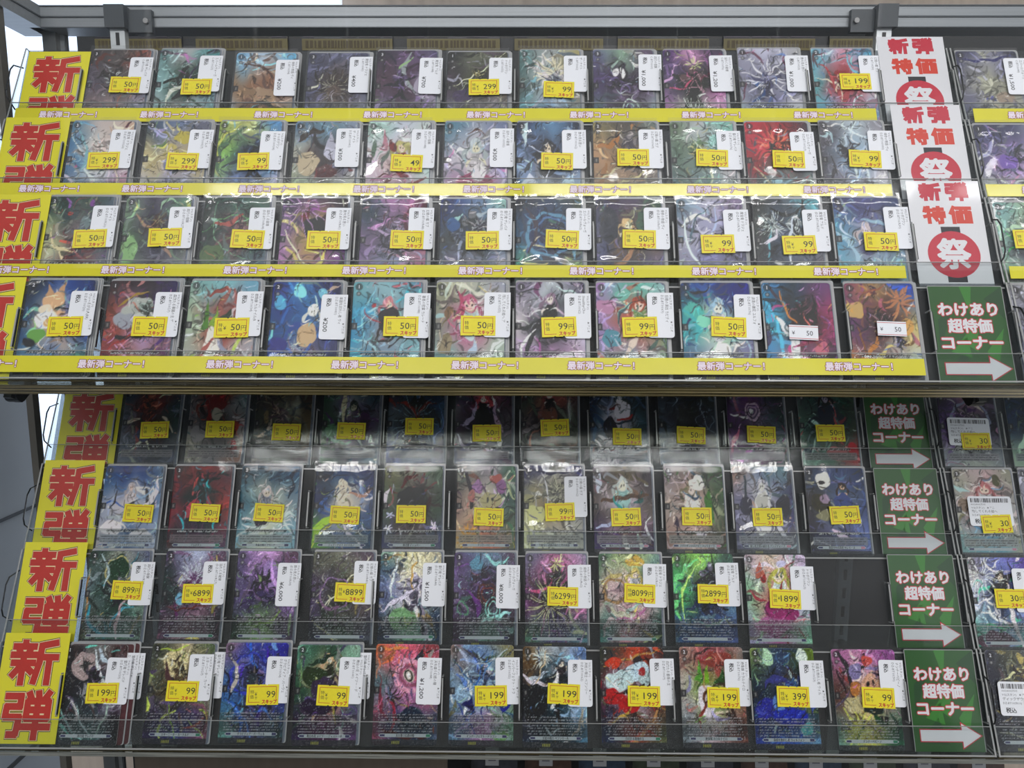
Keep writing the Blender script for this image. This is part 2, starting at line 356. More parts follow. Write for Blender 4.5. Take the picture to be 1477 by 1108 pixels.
def art(i, desc, grid, shapes, mode):
    global gu, gv
    gu, gv = gu0, gv0
    R=random.Random(1000+i); g=np.array([hx(grid[j*3:j*3+3]) for j in range(9)]).reshape(3,3,3)
    gx=gu*2+.12*np.sin(gv*9+i)+.1*np.sin(gv*21+gu*7+i*2); gy=gv*2/.88+.12*np.sin(gu*8+i*1.7)+.08*np.sin(gu*19+i)
    gx=np.clip(gx,0,1.999); gy=np.clip(gy,0,1.999); ix=gx.astype(int); iy=gy.astype(int)
    sm=lambda f: f*f*(3-2*f)
    fx=sm(gx-ix)[...,None]; fy=sm(gy-iy)[...,None]
    im=(g[iy,ix]*(1-fx)+g[iy,ix+1]*fx)*(1-fy)+(g[iy+1,ix]*(1-fx)+g[iy+1,ix+1]*fx)*fy
    def put(mask,col,a=1.):
        nonlocal im
        k=(mask*a)[...,None]; im=im*(1-k)+col*k
    cols=[g[a,b] for a in range(3) for b in range(3)]
    toks=shapes.split(); acc=[hx(t.split(',')[-1]) for t in toks]
    def scribble(n,lo,hi,ww,amt,a=.8):
        for _ in range(n):
            x,y=R.uniform(-5,105),R.uniform(-5,95); an=R.uniform(0,6.28); L=R.uniform(lo,hi)
            px=min(NX-1,max(0,int(x/100*NX))); py=min(NY-1,max(0,int(y/100*NY)))
            c=im[py,px].copy() if R.random()<.6 else (R.choice(acc+cols) if acc else R.choice(cols)).copy()
            c=np.clip(c*(1+R.choice((-1,1))*R.uniform(.3,1)*amt)+R.uniform(-.03,.03),0,1)
            put(bump_seg(x,y,x+L*math.cos(an),y+L*math.sin(an)/1.44,R.uniform(-.35,.35)*L,R.uniform(*ww)),c,a)
    wv=lambda A,f: sum(A*math.cos(j*2.1+i)*np.sin(f*(gu0*math.cos(j*1.9+i)+1.4*gv0*math.sin(j*1.9+i))*(1+j*.6)+j*5+i) for j in range(4))
    gu=gu0+wv(.013,11.); gv=gv0+wv(.009,13.)
    scribble(46,12,50,(2,7),.38,.75)
    def K(cx,cy,s,c,h):
        put(ell(cx,cy,s*.35,s*.5,R.uniform(-20,20)),c); 
        for sg in (-1,1):
            put(bump_seg(cx,cy-s*.2,cx+sg*s*1.1,cy+s*.35*R.uniform(-1,1),sg*5,s*.28),c); put(bump_seg(cx,cy+s*.3,cx+sg*s*.5,cy+s*1.1,sg*3,s*.3),c*.85)
            put(ell(cx+sg*s*.42,cy-s*.22,s*.22,s*.14,sg*25),(c+h)/2)
        put(ell(cx,cy-s*.5,s*.19,s*.17,0),(c+h)/2); put(bump_seg(cx-s*.1,cy-s*.55,cx+s*.15,cy-s*.62,1,s*.1),h)
        for _ in range(9): put(bump_seg(cx+R.uniform(-.6,.6)*s,cy+R.uniform(-.5,.6)*s,cx+R.uniform(-.8,.8)*s,cy+R.uniform(-.5,.8)*s,R.uniform(-5,5),R.uniform(.8,2.2)),h if R.random()<.6 else c*.5,.85)
    def G_(cx,cy,s,hc,sk,dr):
        put(ell(cx,cy+s*.95,s*.62,s*.75,0),dr); put(ell(cx,cy+s*.5,s*.3,s*.25,0),dr*.9)
        put(ell(cx,cy,s*.52,s*.40,0),hc); put(bump_seg(cx-s*.4,cy,cx-s*.7,cy+s*.8,4,s*.3),hc*.92); put(bump_seg(cx+s*.4,cy,cx+s*.6,cy+s*.75,-4,s*.28),hc*.92)
        put(ell(cx,cy+s*.1,s*.3,s*.25,0),sk); put(ell(cx-s*.12,cy+s*.1,s*.05,s*.045,0),hc*.35); put(ell(cx+s*.12,cy+s*.1,s*.05,s*.045,0),hc*.35)
        for o in (-.25,-.05,.18): put(bump_seg(cx+s*o,cy-s*.3,cx+s*(o*1.2+.04),cy+s*.02,1.5,s*.13),hc*(1.06 if o<0 else .9))
        put(bump_seg(cx-s*.3,cy+s*.6,cx-s*.65,cy+s*1.0,3,s*.16),sk); put(bump_seg(cx+s*.3,cy+s*.6,cx+s*.7,cy+s*.85,-3,s*.16),sk)
        for _ in range(7): put(bump_seg(cx+R.uniform(-.5,.5)*s,cy+R.uniform(.4,1.2)*s,cx+R.uniform(-.6,.6)*s,cy+R.uniform(.5,1.5)*s,R.uniform(-4,4),R.uniform(.8,2)),dr*R.choice((.6,.75,1.15)),.8)
    def D(cx,cy,s,c,h):
        put(ell(cx,cy,s*.42,s*.3,R.uniform(-40,40)),c)
        for _ in range(13):
            a=R.uniform(0,6.28); L=s*R.uniform(.5,1.15); put(bump_seg(cx,cy,cx+L*math.cos(a),cy+L*math.sin(a)*.7,R.uniform(-.4,.4)*L,s*R.uniform(.08,.24)),c*R.uniform(.75,1.4))
        for _ in range(13):
            a=R.uniform(0,6.28); r0=s*R.uniform(0,.5); L=s*R.uniform(.2,.6); x=cx+r0*math.cos(a); y=cy+r0*math.sin(a)*.7
            put(bump_seg(x,y,x+L*math.cos(a+R.uniform(-1,1)),y+L*math.sin(a+R.uniform(-1,1))*.7,R.uniform(-.3,.3)*L,R.uniform(.8,2.6)),h*R.uniform(.75,1.05),.9)
    for t in toks:
        p=t[1:].split(','); c=hx(p[-1]); 
        if t[0]=='G': G_(float(p[0]),float(p[1]),float(p[2]),hx(p[3]),hx(p[4]),c); continue
        if t[0] in 'KD': (K if t[0]=='K' else D)(float(p[0]),float(p[1]),float(p[2]),hx(p[3]),c); continue
        v=[float(x) for x in p[:-1]]
        if t[0]=='e': put(ell(*v),c)
        elif t[0]=='s': put(bump_seg(*v),c)
        elif t[0]=='t': put(tri(*v),c)
        elif t[0]=='r':
            q=np.hypot(gu*100-v[0],(gv*100-v[1])*1.44); put(np.clip((v[3]*.6-abs(q-v[2]))/1.05+.5,0,1),c)
        elif t[0]=='b':
            for j in range(int(v[4])):
                a=j*6.283/v[4]+R.uniform(-.15,.15); L=v[3]*R.uniform(.65,1.1)
                put(bump_seg(v[0]+v[2]*math.cos(a),v[1]+v[2]*math.sin(a)/1.44,v[0]+L*math.cos(a),v[1]+L*math.sin(a)/1.44,R.uniform(-2,2),v[5]),c,.9)
        elif t[0]=='p':
            for j in range(int(v[0])):
                x,y,a=R.uniform(0,100),R.uniform(0,90),R.uniform(0,6.28); put(bump_seg(x,y,x+v[1]*math.cos(a),y+v[1]*math.sin(a)/1.44,2,v[2]),c,.8)
    scribble(95,4,20,(.9,2.6),.55,.65); scribble(90,2,10,(.7,1.5),.6,.7)
    for _ in range(26):
        x,y,an,L=R.uniform(0,100),R.uniform(0,85),R.uniform(0,6.28),R.uniform(5,22); px=min(NX-1,int(x/100*NX)); py=min(NY-1,int(y/100*NY))
        put(bump_seg(x,y,x+L*math.cos(an),y+L*math.sin(an)/1.44,R.uniform(-.14,.14)*L,R.uniform(.8,1.6)),im[py,px]*.38,.75)
    gu, gv = gu0, gv0
    im=np.clip(im,0,1); mn=im.mean(axis=(0,1)); im=(im-mn)*1.42+mn*.9; gy_=im.mean(axis=2,keepdims=True); im=np.clip(gy_+(im-gy_)*SAT,0,1)
    # printed layout: rules text, name bar, foot line, grade disc, power tab
    rr=np.random.RandomState(i); N=rr.rand(NY,NX)
    V=gv; U=gu
    if mode=='foil':
        z=(V>.70)&(V<.885); put(z*1.,im*.55+.02,.75); ln=((V*NY).astype(int)%3==0)&z&(U>.07)&(U<.93); put(ln*(N>.4)*1.,np.array([.72,.72,.74]),.75)
        sp=(N>.965); put(sp*1.,np.array([.75,.85,.85]),.5)  # pale dots paint foil sparkle into the colour
    else:
        fl=(V>.735)&(V<.765)&(U>.15)&(U<.85); put(fl*1.,im*.3,.7); put((fl&(N>.5)&(abs(V-.75)<.008))*1.,np.array([.9,.9,.9]),.9)
        z=(V>.785)&(V<.875)&(U>.04)&(U<.96); bc=im.mean(axis=(0,1))*.4+.42; put(z*1.,bc,.8); ln=((V*NY).astype(int)%3==0)&z&(U>.07)&(U<.93); put(ln*(N>.3)*1.,bc*.35,.8)
    z=(V>.945); put(z*1.,np.array([.13,.14,.16]),.85); put((z&(N>.8))*1.,np.array([.4,.4,.42]),.6)
    z=(V>.955)&(V<.985)&(U>.30)&(U<.44); put((z&((U*NX).astype(int)%2==0))*1.,np.array([.72,.72,.25]),.9)
    put(ell(8,5.2,5.5,3.9,0),im*.35+.05,.85); put(ell(8,12.5,3.6,2.5,0),im*.3+.1,.8); put(ell(8,12.5,1.8,1.2,0),np.array([.7,.7,.7]),.8)
    z=(V>.43)&(V<.50)&(U<.085); put(z*1.,np.array([.12,.12,.14]),.85); put((z&(U>.03)&(U<.06)&(V>.445)&(V<.485))*1.,np.array([.6,.6,.58]),.7)
    return im
def card_material(name, foil):
    m=bpy.data.materials.new(name); m.use_nodes=True; nt=m.node_tree; b=nt.nodes['Principled BSDF']
    a=nt.nodes.new('ShaderNodeVertexColor'); a.layer_name='print'
    if foil:
        tc=nt.nodes.new('ShaderNodeTexCoord'); v=nt.nodes.new('ShaderNodeTexVoronoi'); v.inputs['Scale'].default_value=900
        nt.links.new(tc.outputs['Object'],v.inputs['Vector']); mr=nt.nodes.new('ShaderNodeMapRange'); mr.inputs['From Min'].default_value=0; mr.inputs['From Max'].default_value=1; mr.inputs['To Min'].default_value=.7; mr.inputs['To Max'].default_value=1.3
        sp=nt.nodes.new('ShaderNodeSeparateColor'); nt.links.new(v.outputs['Color'],sp.inputs[0]); nt.links.new(sp.outputs[0],mr.inputs['Value'])
        mx=nt.nodes.new('ShaderNodeVectorMath'); mx.operation='SCALE'; nt.links.new(a.outputs['Color'],mx.inputs[0]); nt.links.new(mr.outputs[0],mx.inputs['Scale']); nt.links.new(mx.outputs[0],b.inputs['Base Color'])  # cell brightness paints metallic sparkle into the foil colour
        b.inputs['Metallic'].default_value=.15; b.inputs['Roughness'].default_value=.38
    else:
        nt.links.new(a.outputs['Color'],b.inputs['Base Color']); b.inputs['Roughness'].default_value=.45
    b.inputs['Specular IOR Level'].default_value=.4
    return m
M_card=card_material('printed_card',False); M_foil=card_material('printed_foil_card',True); M_cedge=mat('card_edge_white','c8cacc',.6)
def card_mesh(i, desc, grid, shapes, mode):
    im=art(i,desc,grid,shapes,mode)
    # rounded corners: pull the corner vertices of the grid inward
    X=gu*CW-CW/2; Y=CH-gv*CH; r=3.0
    for sx in (0,1):
        for sy in (0,1):
            cx=-CW/2+r if sx==0 else CW/2-r; cy=CH-r if sy==0 else r
            inx=(X<cx) if sx==0 else (X>cx); iny=(Y>cy) if sy==0 else (Y<cy); msk=inx&iny
            dx,dy=X-cx,Y-cy; mxx=np.maximum(abs(dx),abs(dy)); L=np.hypot(dx,dy)+1e-9; k=np.where(msk,mxx/L,1.)
            X=cx+dx*k if False else np.where(msk,cx+dx*k,X); Y=np.where(msk,cy+dy*k,Y)
    co=np.stack([X*MM,Y*MM,np.full_like(X,.0)],-1).reshape(-1,3)
    idx=np.arange(NX*NY).reshape(NY,NX); q=np.stack([idx[1:,:-1],idx[1:,1:],idx[:-1,1:],idx[:-1,:-1]],-1).reshape(-1,4)
    # a rim 0.4 mm deep gives the card its thickness
    rim=np.concatenate([idx[0,:],idx[1:,-1],idx[-1,-2::-1],idx[-2:0:-1,0]]); nr=len(rim); nb=len(co)
    cob=co[rim].copy(); cob[:,2]=-.0004; co2=np.concatenate([co,cob]); a=np.arange(nr); b2=(a+1)%nr
    q2=np.stack([rim[a],rim[b2],nb+b2,nb+a],-1); faces=np.concatenate([q,q2])
    me=bpy.data.meshes.new('card'); me.vertices.add(len(co2)); me.vertices.foreach_set('co',co2.ravel().astype(np.float32))
    me.loops.add(faces.size); me.loops.foreach_set('vertex_index',faces.ravel().astype(np.int32))
    me.polygons.add(len(faces)); me.polygons.foreach_set('loop_start',(np.arange(len(faces))*4).astype(np.int32))
    me.materials.append(M_foil if mode=='foil' else M_card); me.materials.append(M_cedge)
    mi=np.zeros(len(faces),np.int32); mi[len(q):]=1; me.polygons.foreach_set('material_index',mi)
    at=me.color_attributes.new('print','FLOAT_COLOR','POINT'); c=np.ones((len(co2),4),np.float32); c[:NX*NY,:3]=lin(im.reshape(-1,3)); at.data.foreach_set('color',c.ravel())
    me.update(); me.validate(); return me
# sleeves: a few crinkled sheets shared by the cards
def sleeve_mesh(seed, amp, m):
    R=random.Random(seed); nx,ny=22,34; b=MB(); x0,x1,y0,y1=-CW/2-1.6,CW/2+1.6,-1,CH+3.2+R.uniform(0,2)
    W_=[(R.uniform(.03,.12),R.uniform(-.1,.1),R.uniform(0,6),R.uniform(.3,1)) for _ in range(6)]
    vs=[]
    for j in range(ny):
        for i in range(nx):
            x=x0+(x1-x0)*i/(nx-1); y=y0+(y1-y0)*j/(ny-1); z=0
            for a,bb,ph,am in W_: z+=am*math.sin(a*x+bb*y*1.3+ph+.02*x*y*a)*.16
            z+=.5*math.exp(-((y-22-6*math.sin(x*.07+seed))/5)**2)+.35*math.exp(-((y-86)/4)**2)
            ed=min(i,nx-1-i)/2.; 
            if ed<1: z*=ed
            vs.append((x,y,.75+amp*z))
    fs=[(j*nx+i,j*nx+i+1,(j+1)*nx+i+1,(j+1)*nx+i) for j in range(ny-1) for i in range(nx-1)]
    b.add(vs,fs,m); o=b.build('sleeve',smooth=True); me=o.data; bpy.data.objects.remove(o); return me
SL_A=[sleeve_mesh(s,1.,M_sleeve) for s in range(7)]; SL_B=[sleeve_mesh(20+s,.35,M_sleeve2) for s in range(4)]
def mesh_only(mb,name,smooth=False):
    o=mb.build(name,smooth=smooth); me=o.data; bpy.data.objects.remove(o); return me
# price stickers: origin at the sticker's centre
_st={}
def sticker(kind):
    if kind in _st: return _st[kind]
    b=MB(); t=MB()
    if kind[0]=='s':
        b.box(-13,13,-6.8,6.8,0,.12,M_white); t.box(-13,13,5.2,5.7,.12,.14,M_red); t.box(-13,13,-5.9,-5.4,.12,.14,M_red)
        text(t,'¥',-10.5,-2.2,4.6,M_grey_ink,.15,offset=.01); text(t,'50',2.2,-2.6,6.2,M_grey_ink,.15,offset=.01)
    else:
        pts=[]; w_,h_=15.8,9.4     # notched edges of a price-gun sticker
        pts=[(-w_,-h_),(-5,-h_),(-4,-h_+1),(-3,-h_),(3,-h_),(4,-h_+1),(5,-h_),(w_,-h_),(w_,h_),(5,h_),(4,h_-1),(3,h_),(-3,h_),(-4,h_-1),(-5,h_),(-w_,h_)]
        b.prism(pts,0,.12,M_yel)
        for q in ((-13.6,13.6,7.0,7.5),(-13.6,-13.1,-6.6,7.5),(13.1,13.6,-4,7.5),(-13.6,-2.5,-7.1,-6.6)): t.box(q[0],q[1],q[2],q[3],.12,.14,M_red)
        text(t,'特',-12.3,1.0,3.9,M_black,.15); text(t,'価',-12.3,-3.3,3.9,M_black,.15)
        en = kind in ('50','Y50') or kind.endswith('e'); num=kind.replace('Y','').replace('e','').replace('¥','')
        long=len(num)>=3 and (en or '¥' in kind)
        if en:
            text(t,'円',8.2,-2.4,5.6,M_black,.15,offset=.0); text(t,num,7.8,-2.6,8.6,M_black,.15,align='r',width=3.9*len(num)+.6,offset=.004)
            if kind[0]=='Y': text(t,'¥',-7.6,-2,5,M_black,.15)
        else:
            text(t,num,12.6,-2.6,8.6,M_black,.15,align='r',width=4.3*len(num)+.2,offset=.004); text(t,'¥',-7.8,-1,4.4,M_black,.15); text(t,'〒',-8,-4.4,3.4,M_black,.15) if not long else None
        thick(t,'スキップ',-.6,-8.0,4.3,M_red,.16,.22,4,width=14.6)
    _st[kind]=(mesh_only(b,'price_sticker'),mesh_only(t,'lettering')); return _st[kind]
def rounded(x0,x1,y0,y1,r,corners=(1,1,1,1)):
    out=[]
    for (cx,cy,a0,on) in ((x1-r,y1-r,0,corners[0]),(x0+r,y1-r,90,corners[1]),(x0+r,y0+r,180,corners[2]),(x1-r,y0+r,270,corners[3])):
        if on: out+=[(cx+r*math.cos(math.radians(a0+j*30)),cy+r*math.sin(math.radians(a0+j*30))) for j in range(4)]
        else: out.append((x1 if a0 in(0,270) else x0, y1 if a0 in (0,90) else y0))
    return out
b=MB(); b.prism(rounded(0,24,-43,0,2.6,(0,1,1,1)),0,.12,M_white); LAB=mesh_only(b,'paper_label')
b=MB(); b.prism(rounded(0,46,-31,0,2.6),0,.12,M_white); LABH=mesh_only(b,'paper_label')
NAMES=['雷刃竜 ザレバド','エバールヴォーガ','帰参の物語 ヴィ','魔宝竜 ドラジェ','魔宝竜 アルド','ドゥボグワン','ザ・ナイト','超刃の宿獣','溢れくる破壊','数々見る思い','幻競の蝶 ガブ']
CN=[0]
def label_text(name, price, row, col):
    t=MB(); r=-math.pi/2; CN[0]+=1
    text(t,'VG(スタン)',20.6,-2.2,2.7,M_grey_ink,.14,rot=r,res=1); text(t,'★アニオ',20.6,-27,2.7,M_black,.14,rot=r,res=1)
    text(t,name[:11],16.6,-2.2,3.5,M_black,.14,rot=r,res=1,sx=.82 if not name.isascii() else 1)
    code=['C-BT10/','DZ-BT10/0','(DZ-BT10/R','DZ-BT10/'][row%4]+str(20+col*7%60)+')'
    text(t,code,12.8,-2.2,3.2,M_grey_ink,.14,rot=r,res=1)
    thick(t,'税込',5.2,-3.6,4.8,M_black,.14,.12,4,rot=r,sx=.85)
    if price: text(t,price,3.2,-22.5 if len(price)<6 else -19,5.6,M_black,.14,rot=r,offset=.01,width=13.5 if len(price)<6 else 19)
    return t
def label_h(t,name,price=''):
    x=3
    while x<42:
        ww=rnd.choice((.4,.4,.8,1.2)); t.box(x,x+ww,-6.5,-2,.12,.14,M_black); x+=ww+rnd.choice((.4,.6,.9))
    text(t,'000240027505',3,-9.4,2.6,M_grey_ink,.14,res=1); text(t,'VG(スタン)   ★アニ',3,-13,2.8,M_grey_ink,.14,res=1)
    text(t,name,3,-17,3.4,M_black,.14,res=1); text(t,'DZ-BT10/SR10)',3,-20.6,2.8,M_grey_ink,.14,res=1); thick(t,'税込',5,-28,5.2,M_black,.14,.13,4)
M_plate=mat('pale_name_bar','b9c2c6',.35); M_plated=mat('dark_name_cap','3a3a66',.4); M_platep=mat('pink_name_cap','d08aa0',.4); M_plateg=mat('green_name_cap','2c8060',.4)
def nameplate(txt, w0, capm):
    b=MB(); y=CH*(1-.905); h=3.1; x0,x1=-CW/2+8+w0,CW/2-7
    b.prism([(x0,y-h/2),(x1,y-h/2),(x1+2,y),(x1,y+h/2),(x0,y+h/2),(x0-2,y)],.02,.06,M_plate)
    b.box(x0-.5,x0+4.2,y-h*.3,y+h*.3,.06,.08,M_plated); b.box(x1-3.6,x1+.6,y-h*.38,y+h*.38,.06,.08,capm)
    if txt: text(b,txt,(x0+x1)/2,y-1.05,2.9,M_black,.09,align='c',sx=.78); text(b,txt,(x0+x1)/2+.2,y-1.05,2.9,M_black,.1,align='c',sx=.78)
    return b
DIG={}
def digit(n):
    if n not in DIG:
        b=MB(); text(b,n,-CW/2+5.1,CH-4.75-1.6,4.6,mat('white_print','e8e8ee',.4),.04,align='c',offset=.02); DIG[n]=mesh_only(b,'grade_number')
    return DIG[n]
b=MB(); b.prism(rounded(-CW/2-1.2,CW/2+1.2,0,CH+2,2),-.5,0,M_sedge); STACK=mesh_only(b,'trading_card')
b=MB(); b.prism(rounded(-CW/2,CW/2,0,CH,2.5),0.02,.06,mat('tucked_card_print','6a7280',.45,noise=.4,nscale=120)); STACKF=mesh_only(b,'card_face')
b=MB(); b.prism(rounded(-CW/2,CW/2,0,CH,2.5),0.02,.06,mat('tucked_dark_card_print','4a2428',.45,noise=.4,nscale=120)); STACKD=mesh_only(b,'card_face')
DATA=[
[[0,-451.9,0.1,[41.9,44.1,'50'],[43.7,10.9,'']],[1,-379.0,-0.7,[44.1,47.2,'50'],[44.1,9.5,'']],[2,-297.7,4,0,[43.4,10.1,'¥200']],[3,-221.4,4,0,[44.4,6.4,'¥400']],[4,-149.0,1.0,0,[45.5,10.5,'¥700']],[5,-74.6,2.7,[38.7,44.1,'299'],[43.8,8.8,'']],[6,0.9,0.2,[40.7,49.5,'99'],[46.2,8.8,'']],[7,78.0,0.2,0,[47.3,7.1,'¥1,000']],[8,151.2,0.2,0,[47.4,8.6,'¥1,200']],[9,229.7,-1.5,0,[48.0,10.2,'¥1,000']],[10,306.8,-1.4,[41.4,41.4,'199'],[47.4,10.2,'']],[12,457.2,2.0,0,[46.8,10.0,'¥1,500']]],
[[0,-452.6,0.7,[38.9,46.0,'299'],[42.7,11.0,'']],[1,-375.9,0.6,[41.4,46.8,'299'],[45.4,11.0,'']],[2,-302.4,0.6,[38.7,46.7,'99'],[43.9,12.7,'']],[3,-225.5,1.5,0,[42.6,8.9,'¥300']],[4,-151.5,1.5,[40.7,47.6,'49'],[44.7,9.6,'']],[5,-74.2,1.4,0,[45.8,8.8,'¥300']],[6,-1.7,1.4,[40.2,45.5,'50'],[45.3,10.4,'']],[7,75.0,1.3,[39.0,41.3,'50'],[45.2,9.9,'']],[8,152.6,1.2,[39.5,41.9,'50'],[45.3,11.6,'']],[9,227.3,1.2,[40.4,43.1,'50'],[43.6,12.7,'']],[10,301.9,0.1,[41.1,43.7,'99'],[46.6,12.0,'']],[12,456.1,4,0,0]],
[[0,-455.2,-1.1,[46.6,45.3,'50'],[45.2,10.7,'']],[1,-379.8,-0.1,[43.0,42.8,'50'],[44.3,11.0,'']],[2,-303.3,-0.2,[45.8,44.5,'50'],[45.3,11.7,'']],[3,-227.6,0.4,[42.7,44.8,'50'],[43.4,11.0,'']],[4,-150.8,1.0,[45.3,43.5,'50'],[46.2,10.2,'']],[5,-74.8,0.8,[40.9,44.3,'50'],[45.2,11.0,'']],[6,-2.3,0.7,[44.3,43.1,'50'],[48.3,10.7,'']],[7,74.8,0.5,[40.2,43.0,'50'],[45.6,10.1,'']],[8,152.4,0.4,[36.6,47.8,'99'],[43.5,12.4,'']],[9,225.8,0.3,[40.0,48.7,'99'],[45.3,12.4,'']],[10,302.6,-1.3,[40.5,46.7,'50'],[46.2,10.9,'']],[12,455.2,3.5,[28.8,39.0,'50'],0]],
[[0,-454.6,-1.7,[42.2,45.7,'50'],[43.1,11.4,'']],[1,-378.2,-1.2,[43.2,45.0,'50'],[45.1,11.8,'']],[2,-303.1,-1.5,[43.2,46.3,'Y50'],[45.2,11.3,'']],[3,-226.5,-0.4,0,[46.7,12.8,'¥200']],[4,-151.6,-0.7,[45.7,43.6,'50'],[47.8,11.4,'']],[5,-75.0,-0.9,[39.1,43.0,'50'],[44.5,10.8,'']],[6,-1.9,-1.1,[39.4,44.1,'99e'],[44.4,12.0,'']],[7,71.8,-0.7,[38.8,43.5,'99e'],[46.2,10.5,'']],[8,149.7,-0.7,[41.2,43.2,'50'],[47.5,11.9,'']],[9,224.0,-0.9,[33.8,48.6,'s50'],0],[10,299.7,-0.6,[37.7,44.4,'s50'],0],[12,450.9,0.5,0,0]],
[[0,-442.7,-1.0,[38.7,51.5,'50'],0],[1,-368.4,-1.0,[37.2,50.4,'50'],0],[2,-294.2,-1.0,[37.5,53.2,'50'],0],[3,-217.8,-1.0,[33.3,51.6,'50'],0],[4,-144.9,-1.0,[36.0,46.2,'50'],0],[5,-69.2,-1.0,[35.5,53.3,'50'],0],[6,4.5,-1.0,[37.3,46.9,'50'],0],[7,81.3,-1.0,[40.3,56.6,'50'],0],[8,157.9,-1.0,[34.4,54.7,'50'],0],[9,234.4,-1.0,[35.5,53.6,'50'],0],[10,313.9,-1.0,[32.2,51.6,'50'],0],[12,469.5,-1.0,[35.4,60.0,'30'],[6.9,33.4,'h']],[13,544.8,-1.0,0,0]],
[[0,-447.9,0.5,[42.6,50.7,'50'],0],[1,-372.7,0.1,[39.0,50.3,'50'],0],[2,-299.1,-0.3,[33.9,50.1,'50'],0],[3,-218.3,-0.7,[34.5,52.5,'50'],0],[4,-143.6,-1.0,[30.6,51.6,'50'],0],[5,-64.8,-1.4,[34.7,54.5,'50'],0],[6,7.6,-1.8,[38.3,49.1,'99e'],[43.2,11.6,'']],[7,82.1,-1.6,[34.0,53.9,'50'],0],[8,158.6,-2.0,[32.7,53.3,'50'],0],[9,232.7,-2.1,[33.6,53.6,'50'],0],[10,310.6,-1.0,[37.8,50.0,'50'],0],[12,469.1,-0.3,[38.2,57.7,'30'],[11.1,28.9,'h']],[13,539.9,-0.6,0,0]],
[[0,-446.5,-0.5,[44.8,39.1,'899e'],[46.6,11.0,'']],[1,-366.3,-1.0,[38.2,42.4,'¥6899'],[41.3,10.5,'']],[2,-291.2,-1.1,0,[43.7,11.5,'¥6,000']],[3,-212.2,-0.9,[41.2,40.3,'¥8899'],[44.1,8.8,'']],[4,-141.5,-1.3,0,[44.5,10.8,'¥1,500']],[5,-64.9,-1.0,0,[44.3,12.1,'¥8,000']],[6,8.8,-0.3,[38.5,42.3,'6299e'],[43.7,11.0,'']],[7,84.9,-0.7,[41.3,39.3,'8099e'],[45.4,9.7,'']],[8,161.4,-1.2,[39.8,39.8,'2899e'],[43.2,8.9,'']],[9,236.2,-0.6,[38.3,43.7,'¥1899'],[45.6,11.3,'']],[12,466.2,0.8,[37.5,40.5,'30e'],[42.6,10.8,'']]],
[[0,-452.3,0.1,[44.4,44.3,'199e'],[45.7,11.4,'']],[1,-364.9,-1.8,[36.0,43.8,'99'],[39.7,9.6,'']],[2,-290.7,-3.0,[41.3,47.7,'99'],[43.3,12.3,'']],[3,-218.8,-1.5,[38.8,46.7,'99'],[43.7,10.9,'']],[4,-140.2,-2.7,0,[42.3,12.1,'¥1,200']],[5,-65.8,-2.5,[40.9,46.6,'199'],[44.9,11.4,'']],[6,6.3,-1.3,[40.2,43.3,'199'],[44.7,11.7,'']],[7,83.2,-1.5,[42.0,45.0,'199'],[48.6,10.5,'']],[8,162.0,-2.0,[40.8,46.2,'199'],[43.6,10.9,'']],[9,232.3,-1.4,[38.6,44.3,'399'],[46.9,11.2,'']],[10,312.4,-0.7,[41.3,44.0,'99'],[45.1,9.1,'']],[12,464.9,-0.8,0,[6.6,28.4,'h']]],
]
